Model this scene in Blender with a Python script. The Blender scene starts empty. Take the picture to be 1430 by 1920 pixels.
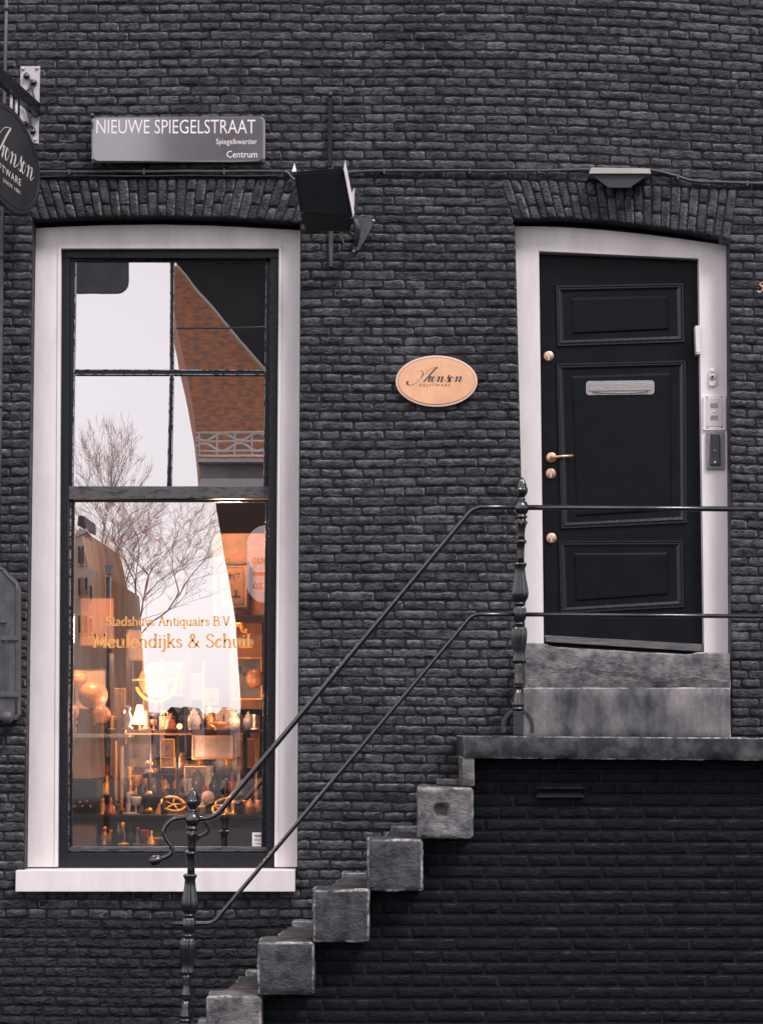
import bpy, bmesh, math, random
import numpy as np
from mathutils import Vector, noise

R = math.radians
rnd = random.Random(7)
C = bpy.context.scene.collection
sc = bpy.context.scene

# ------------------------------------------------------------------ camera, sky, sun, exposure
EYE = 1.75; CAMY = -14.0; F = 4500.0
PITCH = math.atan(410 / F)
cd = bpy.data.cameras.new('camera'); cam = bpy.data.objects.new('camera', cd); C.objects.link(cam)
cam.location = (0, CAMY, EYE); cam.rotation_euler = (R(90) + PITCH, 0, 0)
cd.sensor_fit = 'VERTICAL'; cd.sensor_height = 36; cd.lens = F / 1920 * 36
cd.clip_start = 0.1; cd.clip_end = 3000
sc.camera = cam

SUN_EL, SUN_AZ = 50, 40          # azimuth: turned from straight behind the camera
w = bpy.data.worlds.new('World'); sc.world = w; w.use_nodes = True
nt = w.node_tree; nt.nodes.clear()
sky = nt.nodes.new('ShaderNodeTexSky'); sky.sky_type = 'NISHITA'; sky.sun_disc = False
sky.sun_elevation = R(SUN_EL); sky.sun_rotation = R(180 + SUN_AZ)
sky.air_density = 1.0; sky.dust_density = 1.0; sky.ozone_density = 1.0
hs = nt.nodes.new('ShaderNodeHueSaturation'); hs.inputs['Saturation'].default_value = 0.10
tint = nt.nodes.new('ShaderNodeMix'); tint.data_type = 'RGBA'; tint.blend_type = 'MULTIPLY'
tint.inputs['Factor'].default_value = 1.0; tint.inputs[7].default_value = (1.0, .945, .972, 1)
bg = nt.nodes.new('ShaderNodeBackground'); bg.inputs['Strength'].default_value = 0.15
wo = nt.nodes.new('ShaderNodeOutputWorld')
nt.links.new(sky.outputs[0], hs.inputs['Color']); nt.links.new(hs.outputs[0], tint.inputs[6])
nt.links.new(tint.outputs[2], bg.inputs[0]); nt.links.new(bg.outputs[0], wo.inputs[0])
sl = bpy.data.lights.new('sun', 'SUN'); sun = bpy.data.objects.new('sun', sl); C.objects.link(sun)
sl.energy = 2.1; sl.angle = R(18); sl.color = (1.0, .95, .93)
sun.rotation_euler = (R(90 - SUN_EL), 0, R(SUN_AZ)); sun.location = (0, -10, 20)
sc.view_settings.view_transform = 'Standard'; sc.view_settings.look = 'None'
sc.view_settings.gamma = 1; sc.view_settings.use_curve_mapping = False
sc.view_settings.exposure = 0.5

# ------------------------------------------------------------------ pixel -> place
def ray(px, py):
    u = (px - 715) / F; v = -(py - 960) / F
    return Vector((u, math.cos(PITCH) - math.sin(PITCH) * v, math.sin(PITCH) + math.cos(PITCH) * v))
def U(px, py, Y=0.0):
    d = ray(px, py); t = (Y - CAMY) / d.y
    return Vector((d.x * t, Y, EYE + d.z * t))
def toPx(p):
    x, y, z = p[0], p[1] - CAMY, p[2] - EYE
    yy = y * math.cos(PITCH) + z * math.sin(PITCH); zz = -y * math.sin(PITCH) + z * math.cos(PITCH)
    return 715 + F * x / yy, 960 - F * zz / yy
YG = 0.25                                   # glass plane
YAW_UP = R(2.2); XUP = U(320, 700, YG).x
def RF(px, py, Y, yaw=0.0, xc=0.0):         # the real place seen mirrored in the glass at px,py
    n = Vector((math.sin(yaw), -math.cos(yaw), 0)); d = ray(px, py).normalized()
    o = Vector((0, CAMY, EYE)); p0 = Vector((xc, YG, 2))
    h = o + d * ((p0 - o).dot(n) / d.dot(n))
    r = d - 2 * d.dot(n) * n
    return h + r * ((Y - h.y) / r.y)
def RU(px, py, Y): return RF(px, py, Y, YAW_UP, XUP)

# ------------------------------------------------------------------ materials
MATS = {}
def mat(name, col, rough=.6, var=.25, scale=6, bump=0.0, bscale=60, metal=0.0, spec=.5, col2=None, stretch=None,
        emit=None, coat=0.0, rvar=0.0, island=0.0, thr=(.35, .65), wear=None, bump2=0.0, b2scale=20, ior=1.5, patch=0.0):
    if name in MATS: return MATS[name]
    m = bpy.data.materials.new(name); m.use_nodes = True; MATS[name] = m
    t = m.node_tree; b = t.nodes['Principled BSDF']
    N = t.nodes.new; Lk = t.links.new
    tc = N('ShaderNodeNewGeometry'); mp = N('ShaderNodeMapping')
    Lk(tc.outputs['Position'], mp.inputs[0])
    if stretch: mp.inputs['Scale'].default_value = stretch
    n1 = N('ShaderNodeTexNoise'); n1.inputs['Scale'].default_value = scale; n1.inputs['Detail'].default_value = 6
    n1.inputs['Roughness'].default_value = .62
    Lk(mp.outputs[0], n1.inputs['Vector'])
    cr = N('ShaderNodeValToRGB'); Lk(n1.outputs[0], cr.inputs[0])
    c2 = col2 or tuple(min(1, c * (1 - var)) for c in col)
    c1 = tuple(min(1, c * (1 + var * .6)) for c in col) if not col2 else col
    cr.color_ramp.elements[0].position = thr[0]; cr.color_ramp.elements[0].color = (*c2, 1)
    cr.color_ramp.elements[1].position = thr[1]; cr.color_ramp.elements[1].color = (*c1, 1)
    out = cr.outputs[0]
    if island:
        oi = N('ShaderNodeObjectInfo'); ad = N('ShaderNodeMath'); ad.operation = 'ADD'
        fr = N('ShaderNodeMath'); fr.operation = 'FRACT'
        Lk(oi.outputs['Random'], ad.inputs[0]); Lk(tc.outputs['Random Per Island'], ad.inputs[1]); Lk(ad.outputs[0], fr.inputs[0])
        mr = N('ShaderNodeMapRange'); Lk(fr.outputs[0], mr.inputs[0])
        mr.inputs[3].default_value = 1 - island; mr.inputs[4].default_value = 1 + island
        mx = N('ShaderNodeVectorMath'); mx.operation = 'SCALE'; Lk(out, mx.inputs[0]); Lk(mr.outputs[0], mx.inputs['Scale'])
        out = mx.outputs[0]
    if patch:     # broad uneven patches of thicker and thinner paint
        pn = N('ShaderNodeTexNoise'); pn.inputs['Scale'].default_value = 1.1; pn.inputs['Detail'].default_value = 5; pn.inputs['Roughness'].default_value = .65
        Lk(mp.outputs[0], pn.inputs['Vector']); pr = N('ShaderNodeMapRange'); Lk(pn.outputs[0], pr.inputs[0])
        pr.inputs[1].default_value = .3; pr.inputs[2].default_value = .7; pr.inputs[3].default_value = 1 - patch * .6; pr.inputs[4].default_value = 1 + patch
        px_ = N('ShaderNodeVectorMath'); px_.operation = 'SCALE'; Lk(out, px_.inputs[0]); Lk(pr.outputs[0], px_.inputs['Scale']); out = px_.outputs[0]
    if wear:      # stone edges rubbed pale; brick edges also carry painted light
        wr = N('ShaderNodeMapRange'); wr.inputs[1].default_value = wear[1]; wr.inputs[2].default_value = wear[2]
        at = N('ShaderNodeAttribute'); at.attribute_name = 'edge'; Lk(at.outputs['Fac'], wr.inputs[0])
        wn = N('ShaderNodeTexNoise'); wn.inputs['Scale'].default_value = 35; wn.inputs['Detail'].default_value = 4; Lk(mp.outputs[0], wn.inputs['Vector'])
        wc = N('ShaderNodeMapRange'); wc.inputs[1].default_value = .36; wc.inputs[2].default_value = .60; Lk(wn.outputs[0], wc.inputs[0])
        wm = N('ShaderNodeMath'); wm.operation = 'MULTIPLY'; Lk(wr.outputs[0], wm.inputs[0]); Lk(wc.outputs[0], wm.inputs[1])
        wx = N('ShaderNodeMix'); wx.data_type = 'RGBA'; Lk(wm.outputs[0], wx.inputs['Factor']); Lk(out, wx.inputs[6]); wx.inputs[7].default_value = (*wear[0], 1)
        out = wx.outputs[2]
    Lk(out, b.inputs['Base Color']); b.inputs['IOR'].default_value = ior
    b.inputs['Roughness'].default_value = rough; b.inputs['Metallic'].default_value = metal
    b.inputs['Specular IOR Level'].default_value = spec
    b.inputs['Coat Weight'].default_value = coat
    if rvar:
        n3 = N('ShaderNodeTexNoise'); n3.inputs['Scale'].default_value = scale * 5; Lk(mp.outputs[0], n3.inputs['Vector'])
        mr2 = N('ShaderNodeMapRange'); Lk(n3.outputs[0], mr2.inputs[0]); mr2.inputs[1].default_value = .3; mr2.inputs[2].default_value = .7
        mr2.inputs[3].default_value = max(.03, rough - rvar); mr2.inputs[4].default_value = rough + rvar
        Lk(mr2.outputs[0], b.inputs['Roughness'])
    if bump:
        n2 = N('ShaderNodeTexNoise'); n2.inputs['Scale'].default_value = bscale; n2.inputs['Detail'].default_value = 8
        n2.inputs['Roughness'].default_value = .7
        Lk(mp.outputs[0], n2.inputs['Vector'])
        bp = N('ShaderNodeBump'); bp.inputs['Strength'].default_value = 1; bp.inputs['Distance'].default_value = bump
        Lk(n2.outputs[0], bp.inputs['Height']); Lk(bp.outputs[0], b.inputs['Normal'])
        if bump2:
            n4 = N('ShaderNodeTexNoise'); n4.inputs['Scale'].default_value = b2scale; n4.inputs['Detail'].default_value = 3
            mp2 = N('ShaderNodeMapping'); mp2.inputs['Scale'].default_value = (1, 1, 1.5); Lk(tc.outputs['Position'], mp2.inputs[0]); Lk(mp2.outputs[0], n4.inputs['Vector'])
            bp2 = N('ShaderNodeBump'); bp2.inputs['Distance'].default_value = bump2; Lk(n4.outputs[0], bp2.inputs['Height']); Lk(bp2.outputs[0], bp.inputs['Normal'])
    if emit:
        b.inputs['Emission Color'].default_value = (*emit[0], 1); b.inputs['Emission Strength'].default_value = emit[1]
    return m

def glassmat(name, fac, tintc=(.9, .9, .92), wav=.0006):
    m = bpy.data.materials.new(name); m.use_nodes = True; MATS[name] = m
    t = m.node_tree; t.nodes.clear(); N = t.nodes.new; Lk = t.links.new
    o = N('ShaderNodeOutputMaterial'); mx = N('ShaderNodeMixShader'); tr = N('ShaderNodeBsdfTransparent'); gl = N('ShaderNodeBsdfGlossy')
    tr.inputs[0].default_value = (*tintc, 1); gl.inputs['Color'].default_value = (1, .97, .985, 1); gl.inputs['Roughness'].default_value = 0.0
    mx.inputs[0].default_value = fac
    g = N('ShaderNodeNewGeometry'); mp = N('ShaderNodeMapping'); mp.inputs['Scale'].default_value = (1, 1, .45)
    n = N('ShaderNodeTexNoise'); n.inputs['Scale'].default_value = 5; n.inputs['Detail'].default_value = 1.5
    bp = N('ShaderNodeBump'); bp.inputs['Strength'].default_value = 1; bp.inputs['Distance'].default_value = wav
    Lk(g.outputs['Position'], mp.inputs[0]); Lk(mp.outputs[0], n.inputs['Vector']); Lk(n.outputs[0], bp.inputs['Height']); Lk(bp.outputs[0], gl.inputs['Normal'])
    Lk(tr.outputs[0], mx.inputs[1]); Lk(gl.outputs[0], mx.inputs[2]); Lk(mx.outputs[0], o.inputs[0])
    return m

M = dict(
    brick=mat('painted_brick', (.052, .0535, .065), .6, .7, 16, .014, 80, island=.38, rvar=.12, spec=.3, wear=((.30, .285, .30), .05, 1.0), bump2=.024, b2scale=40, patch=.8),
    tar=mat('tarred_brick', (.015, .0165, .022), .42, .5, 14, .010, 90, island=.25, rvar=.14, spec=.3, wear=((.075, .072, .082), .1, 1.0), bump2=.028, b2scale=34, patch=.4),  # blacker, glossier paint below the sill, with shade towards the ground painted in
    mortar=mat('painted_mortar', (.020, .0215, .028), .8, .4, 14, .010, 60, spec=.2),
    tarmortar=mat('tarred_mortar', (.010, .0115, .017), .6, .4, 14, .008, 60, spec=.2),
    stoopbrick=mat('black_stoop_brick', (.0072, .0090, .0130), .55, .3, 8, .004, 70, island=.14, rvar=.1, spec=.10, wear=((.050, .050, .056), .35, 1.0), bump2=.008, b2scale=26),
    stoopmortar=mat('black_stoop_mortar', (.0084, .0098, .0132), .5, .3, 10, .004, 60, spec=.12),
    white=mat('white_gloss_paint', (.77, .715, .725), .4, .13, 2.2, .0012, 60, thr=(.28, .62), spec=.35, stretch=(3, 1, .6)),
    black=mat('black_gloss_paint', (.007, .009, .015), .25, .3, 8, .0012, 45, rvar=.12, spec=.3),
    blackworn=mat('weathered_black_paint', (.008, .010, .016), .32, .5, 14, .003, 70, col2=(.035, .034, .04), thr=(.24, .34), rvar=.15, spec=.3),
    door=mat('black_door_paint', (.0058, .0072, .0105), .38, .25, 8, .0006, 60, rvar=.06, spec=.12),
    iron=mat('black_painted_iron', (.010, .0115, .016), .2, .2, 25, .0008, 110, rvar=.08, spec=1.0),
    stone=mat('weathered_bluestone', (.092, .088, .095), .75, .5, 18, .009, 90, col2=(.022, .027, .034), thr=(.34, .72), patch=.6, spec=.25, wear=((.50, .46, .465), .0, .8), bump2=.012, b2scale=30),
    stonelight=mat('pale_bluestone', (.22, .205, .21), .75, .5, 13, .009, 90, col2=(.055, .057, .066), thr=(.34, .70), patch=.6, spec=.25, wear=((.44, .41, .41), .1, 1.0), bump2=.012, b2scale=30),
    stonestreak=mat('streaked_bluestone', (.24, .222, .228), .7, .5, 9, .006, 100, col2=(.035, .04, .05), thr=(.34, .76), spec=.25, stretch=(.9, 1, .45), patch=.4, wear=((.50, .46, .465), .1, 1.0)),
    stonedark=mat('dark_stained_bluestone', (.12, .112, .117), .7, .5, 9, .006, 100, col2=(.018, .023, .031), thr=(.44, .74), spec=.25, wear=((.50, .46, .465), .1, 1.0)),
    enamel=mat('grey_enamel', (.15, .138, .155), .08, .12, 5, 0, spec=.5, ior=2.4),
    enwhite=mat('sign_white', (.85, .80, .81), .35, .03),
    signblack=mat('sign_black', (.035, .035, .042), .45, .2, 5),
    cream=mat('cream_lettering', (.78, .72, .68), .5, .03),
    copper=mat('copper_plate', (.80, .43, .25), .42, .12, 9, .0003, 200, spec=.6),
    copperrim=mat('copper_rim', (.80, .56, .44), .42, .08),
    ink=mat('engraved_ink', (.05, .045, .055), .5, .1),
    brass=mat('brass_fitting', (.72, .42, .27), .34, .2, 30, metal=.75),
    steel=mat('brushed_steel', (.36, .345, .34), .42, .25, 30, metal=.5, stretch=(1, 1, 8)),
    alu=mat('anodised_panel', (.62, .57, .575), .4, .06, 20),
    alud=mat('grey_keypad_surround', (.22, .21, .22), .45, .2, 30),
    plastic=mat('black_plastic', (.02, .021, .027), .3, .1),
    zinc=mat('galvanised_plate', (.50, .47, .485), .5, .12, 12, .0008, 80),
    greyiron=mat('grey_painted_iron', (.075, .073, .083), .5, .3, 14, .002, 90),
    cable=mat('black_cable', (.05, .048, .056), .38, .4, 20, .001, 70),
    gold=mat('gold_leaf', (.88, .42, .10), .4, .15, 40, metal=.15, spec=.8),
    paper=mat('white_card', (.75, .72, .72), .6, .03),
)
g_low = glassmat('shop_window_glass', .62, wav=.00008)
g_up = glassmat('upper_window_glass', .54, wav=.00006)

# ------------------------------------------------------------------ mesh builder
class MB:
    def __init__(s): s.v = []; s.f = []; s.sm = []; s.e = []
    def add(s, vs, fs, smooth=False, e=None):
        o = len(s.v); s.e += list(e) if e is not None else [0.0] * len(vs); s.v += [tuple(v) for v in vs]; s.f += [tuple(i + o for i in f) for f in fs]; s.sm += [smooth] * len(fs)
    def prism(s, pts, y0, y1, top=None):        # pts [(x,z)] in the facade plane, y0 near
        n = len(pts)
        vs = [(x, y0, z) for x, z in pts] + [(x, y1, z) for x, z in (top or pts)]
        fs = [tuple(range(n)), tuple(range(2 * n - 1, n - 1, -1))] + [(i, i + n, (i + 1) % n + n, (i + 1) % n) for i in range(n)]
        s.add(vs, fs)
    def box(s, a, b):
        self = s; s.prism([(a[0], a[2]), (b[0], a[2]), (b[0], b[2]), (a[0], b[2])], a[1], b[1])
    def tube(s, path, rad, n=10, caps=True, smooth=True):
        P = [Vector(p) for p in path]; m = len(P)
        rs = rad if isinstance(rad, (list, tuple)) else [rad] * m
        prev = None; vs = []
        for i, p in enumerate(P):
            d = (P[min(i + 1, m - 1)] - P[max(i - 1, 0)])
            d = d.normalized() if d.length > 1e-9 else Vector((0, 0, 1))
            if prev is None:
                a = Vector((0, 1, 0)) if abs(d.y) < .9 else Vector((1, 0, 0))
            else: a = prev
            a = (a - d * a.dot(d)).normalized(); prev = a; b = d.cross(a)
            for k in range(n):
                t = 2 * math.pi * k / n
                vs.append(p + (a * math.cos(t) + b * math.sin(t)) * rs[i])
        fs = [(i * n + k, i * n + (k + 1) % n, (i + 1) * n + (k + 1) % n, (i + 1) * n + k) for i in range(m - 1) for k in range(n)]
        if caps: fs += [tuple(range(n - 1, -1, -1)), tuple(range((m - 1) * n, m * n))]
        s.add(vs, fs, smooth)
    def lathe(s, prof, c, n=20, ax='z', mod=None, smooth=True, caps=True):   # prof [(h, r)]
        vs = []
        for i, (h, r) in enumerate(prof):
            for k in range(n):
                t = 2 * math.pi * k / n; rr = r * (mod(i, h, t) if mod else 1)
                a, b = rr * math.cos(t), rr * math.sin(t)
                vs.append({'z': (c[0] + a, c[1] + b, c[2] + h), 'y': (c[0] + a, c[1] + h, c[2] + b), 'x': (c[0] + h, c[1] + a, c[2] + b)}[ax])
        m = len(prof)
        fs = [(i * n + k, i * n + (k + 1) % n, (i + 1) * n + (k + 1) % n, (i + 1) * n + k) for i in range(m - 1) for k in range(n)]
        if caps: fs += [tuple(range(n - 1, -1, -1)), tuple(range((m - 1) * n, m * n))]
        s.add(vs, fs, smooth)
    def sphere(s, c, r, n=20, sz=1.0):
        s.lathe([(-r * sz * math.cos(math.pi * i / 12), max(r * math.sin(math.pi * i / 12), 1e-4)) for i in range(13)], c, n)
    def ribbon(s, pts, ws, T):                  # pts 2D; T maps (a,b) to 3D
        n = len(pts)
        if n < 2: return
        vs = []
        for i in range(n):
            a = pts[max(i - 1, 0)]; b = pts[min(i + 1, n - 1)]
            dx, dy = b[0] - a[0], b[1] - a[1]; L = math.hypot(dx, dy) or 1e-6
            nx, ny = -dy / L * ws[i] / 2, dx / L * ws[i] / 2
            vs.append(T(pts[i][0] + nx, pts[i][1] + ny)); vs.append(T(pts[i][0] - nx, pts[i][1] - ny))
        s.add(vs, [(2 * i, 2 * i + 1, 2 * i + 3, 2 * i + 2) for i in range(n - 1)])
    def build(s, name, m, parent=None, bevel=0, fix=True):
        me = bpy.data.meshes.new(name); me.from_pydata([tuple(v) for v in s.v], [], s.f)
        me.polygons.foreach_set('use_smooth', s.sm)
        if any(s.e):
            at = me.attributes.new('edge', 'FLOAT', 'POINT'); at.data.foreach_set('value', s.e)
        if fix or bevel:
            bm = bmesh.new(); bm.from_mesh(me)
            if bevel:
                bmesh.ops.recalc_face_normals(bm, faces=bm.faces)
                es = [e for e in bm.edges if len(e.link_faces) == 2 and e.calc_face_angle(0) > .6]
                bmesh.ops.bevel(bm, geom=es, offset=bevel, segments=2, profile=.6, affect='EDGES', clamp_overlap=True)
            bmesh.ops.recalc_face_normals(bm, faces=bm.faces)
            bm.to_mesh(me); bm.free()
        me.materials.append(m)
        o = bpy.data.objects.new(name, me); C.objects.link(o)
        if parent: o.parent = parent; o.matrix_parent_inverse = parent.matrix_world.inverted()
        return o

def empty(name, loc=(0, 0, 0), parent=None):
    o = bpy.data.objects.new(name, None); C.objects.link(o); o.location = loc; o.empty_display_size = .1
    if parent: o.parent = parent
    bpy.context.view_layer.update()
    if parent: o.matrix_parent_inverse = parent.matrix_world.inverted(); bpy.context.view_layer.update()
    return o
def tag(o, label=None, cat=None, group=None, kind=None):
    if label: o['label'] = label
    if cat: o['category'] = cat
    if group: o['group'] = group
    if kind: o['kind'] = kind
    return o
def thing(name, loc, label, cat, group=None): return tag(empty(name, loc), label, cat, group)
def q(pxs, Y): return [(lambda p: (p.x, p.z))(U(a, b, Y)) for a, b in pxs]
def rect(x0, y0, x1, y1): return [(x0, y0), (x0, y1), (x1, y1), (x1, y0)]
def part(name, m, parent, pxs, Y0, Y1, bevel=.002):
    b = MB(); b.prism(q(pxs, Y0), Y0, Y1); return b.build(name, m, parent, bevel)

def catmull(P, k=8, closed=False):
    P = [tuple(p) for p in P]; out = []
    n = len(P)
    for i in range(n - 1):
        p0 = P[max(i - 1, 0)]; p1 = P[i]; p2 = P[i + 1]; p3 = P[min(i + 2, n - 1)]
        for j in range(k):
            t = j / k
            out.append(tuple(.5 * ((2 * b) + (-a + c) * t + (2 * a - 5 * b + 4 * c - d) * t * t + (-a + 3 * b - 3 * c + d) * t ** 3)
                             for a, b, c, d in zip(p0, p1, p2, p3)))
    out.append(P[-1]); return out

def text_mesh(b, s, T, height, width=None, spacing=1.0, offset=0.0):
    """built-in font text as flat faces in MB b; T maps (a,b) (metres) to 3D; height = cap height."""
    cu = bpy.data.curves.new('t', 'FONT'); cu.body = s; cu.space_character = spacing; cu.offset = offset; cu.resolution_u = 3
    o = bpy.data.objects.new('t', cu); C.objects.link(o); dg = bpy.context.evaluated_depsgraph_get()
    me = bpy.data.meshes.new_from_object(o.evaluated_get(dg))
    vs = np.array([v.co[:] for v in me.vertices]); fs = [tuple(p.vertices) for p in me.polygons]
    bpy.data.objects.remove(o); bpy.data.curves.remove(cu)
    k = height / .69; W = (vs[:, 0].max() - vs[:, 0].min()) * k; x0 = vs[:, 0].min()
    kx = k if width is None else k * width / W
    b.add([T((v[0] - x0) * kx, v[1] * k) for v in vs], fs)
    bpy.data.meshes.remove(me)
    return width or W

# stroke glyphs (roman with serifs, and a copperplate script)
G = {
 'S': (.66, [('c', [(.56, .80), (.36, 1), (.12, .82), (.22, .60), (.48, .42), (.54, .16), (.30, 0), (.06, .2)])]),
 't': (.40, [('c', [(.18, .86), (.18, .16), (.28, 0), (.40, .08)]), ('l', [(.04, .62), (.38, .62)])]),
 'a': (.56, [('c', [(.09, .48), (.26, .63), (.40, .48), (.40, .1), (.54, .02)]), ('c', [(.40, .36), (.14, .28), (.07, .1), (.22, 0), (.40, .12)])]),
 'd': (.66, [('c', [(.46, .52), (.25, .63), (.07, .32), (.22, 0), (.46, .12)]), ('s', [(.50, 1), (.50, 0)])]),
 's': (.46, [('c', [(.37, .48), (.22, .63), (.07, .50), (.20, .34), (.38, .17), (.22, 0), (.05, .14)])]),
 'h': (.66, [('s', [(.13, 1), (.13, 0)]), ('c', [(.13, .42), (.32, .62), (.50, .45), (.50, 0)]), ('b', [(.40, 0), (.60, 0)])]),
 'u': (.66, [('c', [(.13, .62), (.13, .16), (.27, 0), (.48, .15)]), ('s', [(.50, .62), (.50, 0)]), ('b', [(.03, .62), (.16, .62)])]),
 'y': (.58, [('l', [(.08, .62), (.30, 0)]), ('c', [(.50, .62), (.30, 0), (.18, -.26), (.04, -.24)]), ('b', [(0, .62), (.18, .62)]), ('b', [(.42, .62), (.58, .62)])]),
 'A': (.82, [('l', [(.40, 1), (.10, 0)]), ('l', [(.40, 1), (.70, 0)]), ('l', [(.20, .36), (.60, .36)]), ('b', [(0, 0), (.2, 0)]), ('b', [(.6, 0), (.82, 0)])]),
 'n': (.68, [('s', [(.13, .62), (.13, 0)]), ('c', [(.13, .42), (.32, .62), (.50, .45), (.50, 0)]), ('b', [(.40, 0), (.60, 0)])]),
 'i': (.30, [('s', [(.14, .62), (.14, 0)]), ('d', [(.14, .86)])]),
 'q': (.66, [('c', [(.46, .52), (.25, .63), (.07, .32), (.22, 0), (.46, .12)]), ('s', [(.50, .62), (.50, -.32)])]),
 'r': (.48, [('s', [(.13, .62), (.13, 0)]), ('c', [(.13, .40), (.28, .62), (.42, .54)])]),
 'B': (.70, [('s', [(.15, 1), (.15, 0)]), ('c', [(.15, 1), (.48, .95), (.48, .6), (.15, .53)]), ('c', [(.15, .53), (.58, .48), (.58, .06), (.15, 0)])]),
 'V': (.80, [('l', [(.12, 1), (.40, 0)]), ('l', [(.70, 1), (.40, 0)]), ('b', [(0, 1), (.22, 1)]), ('b', [(.6, 1), (.8, 1)])]),
 '.': (.26, [('d', [(.1, .06)])]),
 'M': (1.02, [('s', [(.14, 1), (.14, 0)]), ('l', [(.14, 1), (.48, .08)]), ('l', [(.48, .08), (.82, 1)]), ('s', [(.84, 1), (.84, 0)])]),
 'e': (.56, [('c', [(.10, .34), (.46, .36), (.42, .58), (.26, .63), (.07, .34), (.16, .03), (.34, 0), (.50, .15)])]),
 'l': (.32, [('s', [(.15, 1), (.15, 0)])]),
 'j': (.30, [('c', [(.16, .62), (.16, -.1), (.06, -.30), (-.06, -.24)]), ('b', [(.02, .62), (.18, .62)]), ('d', [(.14, .86)])]),
 'k': (.64, [('s', [(.13, 1), (.13, 0)]), ('l', [(.48, .60), (.16, .28)]), ('l', [(.26, .38), (.54, 0)]), ('b', [(.40, .62), (.58, .62)]), ('b', [(.44, 0), (.64, 0)])]),
 '&': (.86, [('c', [(.74, .5), (.5, .06), (.22, 0), (.08, .22), (.30, .5), (.46, .76), (.34, 1), (.2, .82), (.36, .5), (.78, 0)])]),
 'c': (.52, [('c', [(.44, .5), (.26, .63), (.07, .32), (.2, 0), (.46, .14)])]),
 ' ': (.34, []),
}
def serif_text(b, s, T, h, width):
    tot = sum(G[c][0] for c in s) * h; k = width / tot; x = 0
    wmax, wmin = .17 * h, .055 * h
    for c in s:
        adv, st = G[c]
        for kind, P in st:
            if kind == 'd':
                r = .075 * h; cx, cy = (x + P[0][0]) * h * k, P[0][1] * h
                b.add([T(cx + r * math.cos(t * math.pi / 4), cy + r * math.sin(t * math.pi / 4)) for t in range(8)], [tuple(range(8))]); continue
            pts = catmull(P, 6) if kind == 'c' else [tuple(p) for p in P]
            pts = [((x + a) * h * k, bb * h) for a, bb in pts]
            ws = []
            for i in range(len(pts)):
                a = pts[max(i - 1, 0)]; d = pts[min(i + 1, len(pts) - 1)]
                L = math.hypot(d[0] - a[0], d[1] - a[1]) or 1
                ws.append(wmin + (wmax - wmin) * abs(d[1] - a[1]) / L if kind != 'b' else wmin * 1.2)
            b.ribbon(pts, ws, T)
            if kind == 's':
                for a, bb in (pts[0], pts[-1]):
                    b.ribbon([(a - .13 * h, bb), (a + .13 * h, bb)], [wmin * 1.2] * 2, T)
        x += adv
SCR = [[(.04, .02), (.05, -.14), (.25, -.22), (.55, -.12), (.85, .15), (1.2, .55), (1.6, .88), (2.04, 1.0)],
 [(2.03, 1.0), (1.75, .72), (1.4, .3), (1.12, .0)], [(.68, .48), (.66, .66), (.85, .76), (1.03, .7), (1.08, .5), (.95, .3)],
 [(1.42, .28), (1.58, .36), (1.52, .2), (1.44, .0)], [(1.46, .1), (1.60, .32), (1.70, .34)]]
_o = [(1.90, .31), (1.80, .35), (1.67, .14), (1.71, .0), (1.82, .05), (1.93, .24), (1.89, .34)]
_n = [[(2.03, .28), (2.14, .36), (2.12, .18), (2.02, 0)], [(2.04, .04), (2.20, .28), (2.36, .36), (2.37, .24), (2.28, .04), (2.36, 0), (2.52, .14)]]
SCR += [_o] + _n + [[(2.52, .06), (2.70, .3), (2.80, .46), (2.77, .3), (2.80, .1), (2.68, -.01), (2.58, .05)], [(x + 1.18, y) for x, y in _o]] + [[(x + 1.19, y) for x, y in P] for P in _n]
def script_text(b, T, h, width, thick=.085):
    k = width / 3.73
    for P in SCR:
        pts = [(a * k, c * h) for a, c in catmull(P, 7)]; ws = []
        for i in range(len(pts)):
            a = pts[max(i - 1, 0)]; d = pts[min(i + 1, len(pts) - 1)]
            down = (a[1] - d[1]) / (math.hypot(d[0] - a[0], d[1] - a[1]) or 1)
            ws.append(thick * h * (.26 + 1.25 * max(0, down)) * (.5 if P is SCR[2] else 1))
        b.ribbon(pts, ws, T)
    b.add([T(.07 * k + h * .06 * math.cos(t), h * .0 + h * .06 * math.sin(t)) for t in [i * math.pi / 4 for i in range(8)]], [tuple(range(8))])

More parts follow.
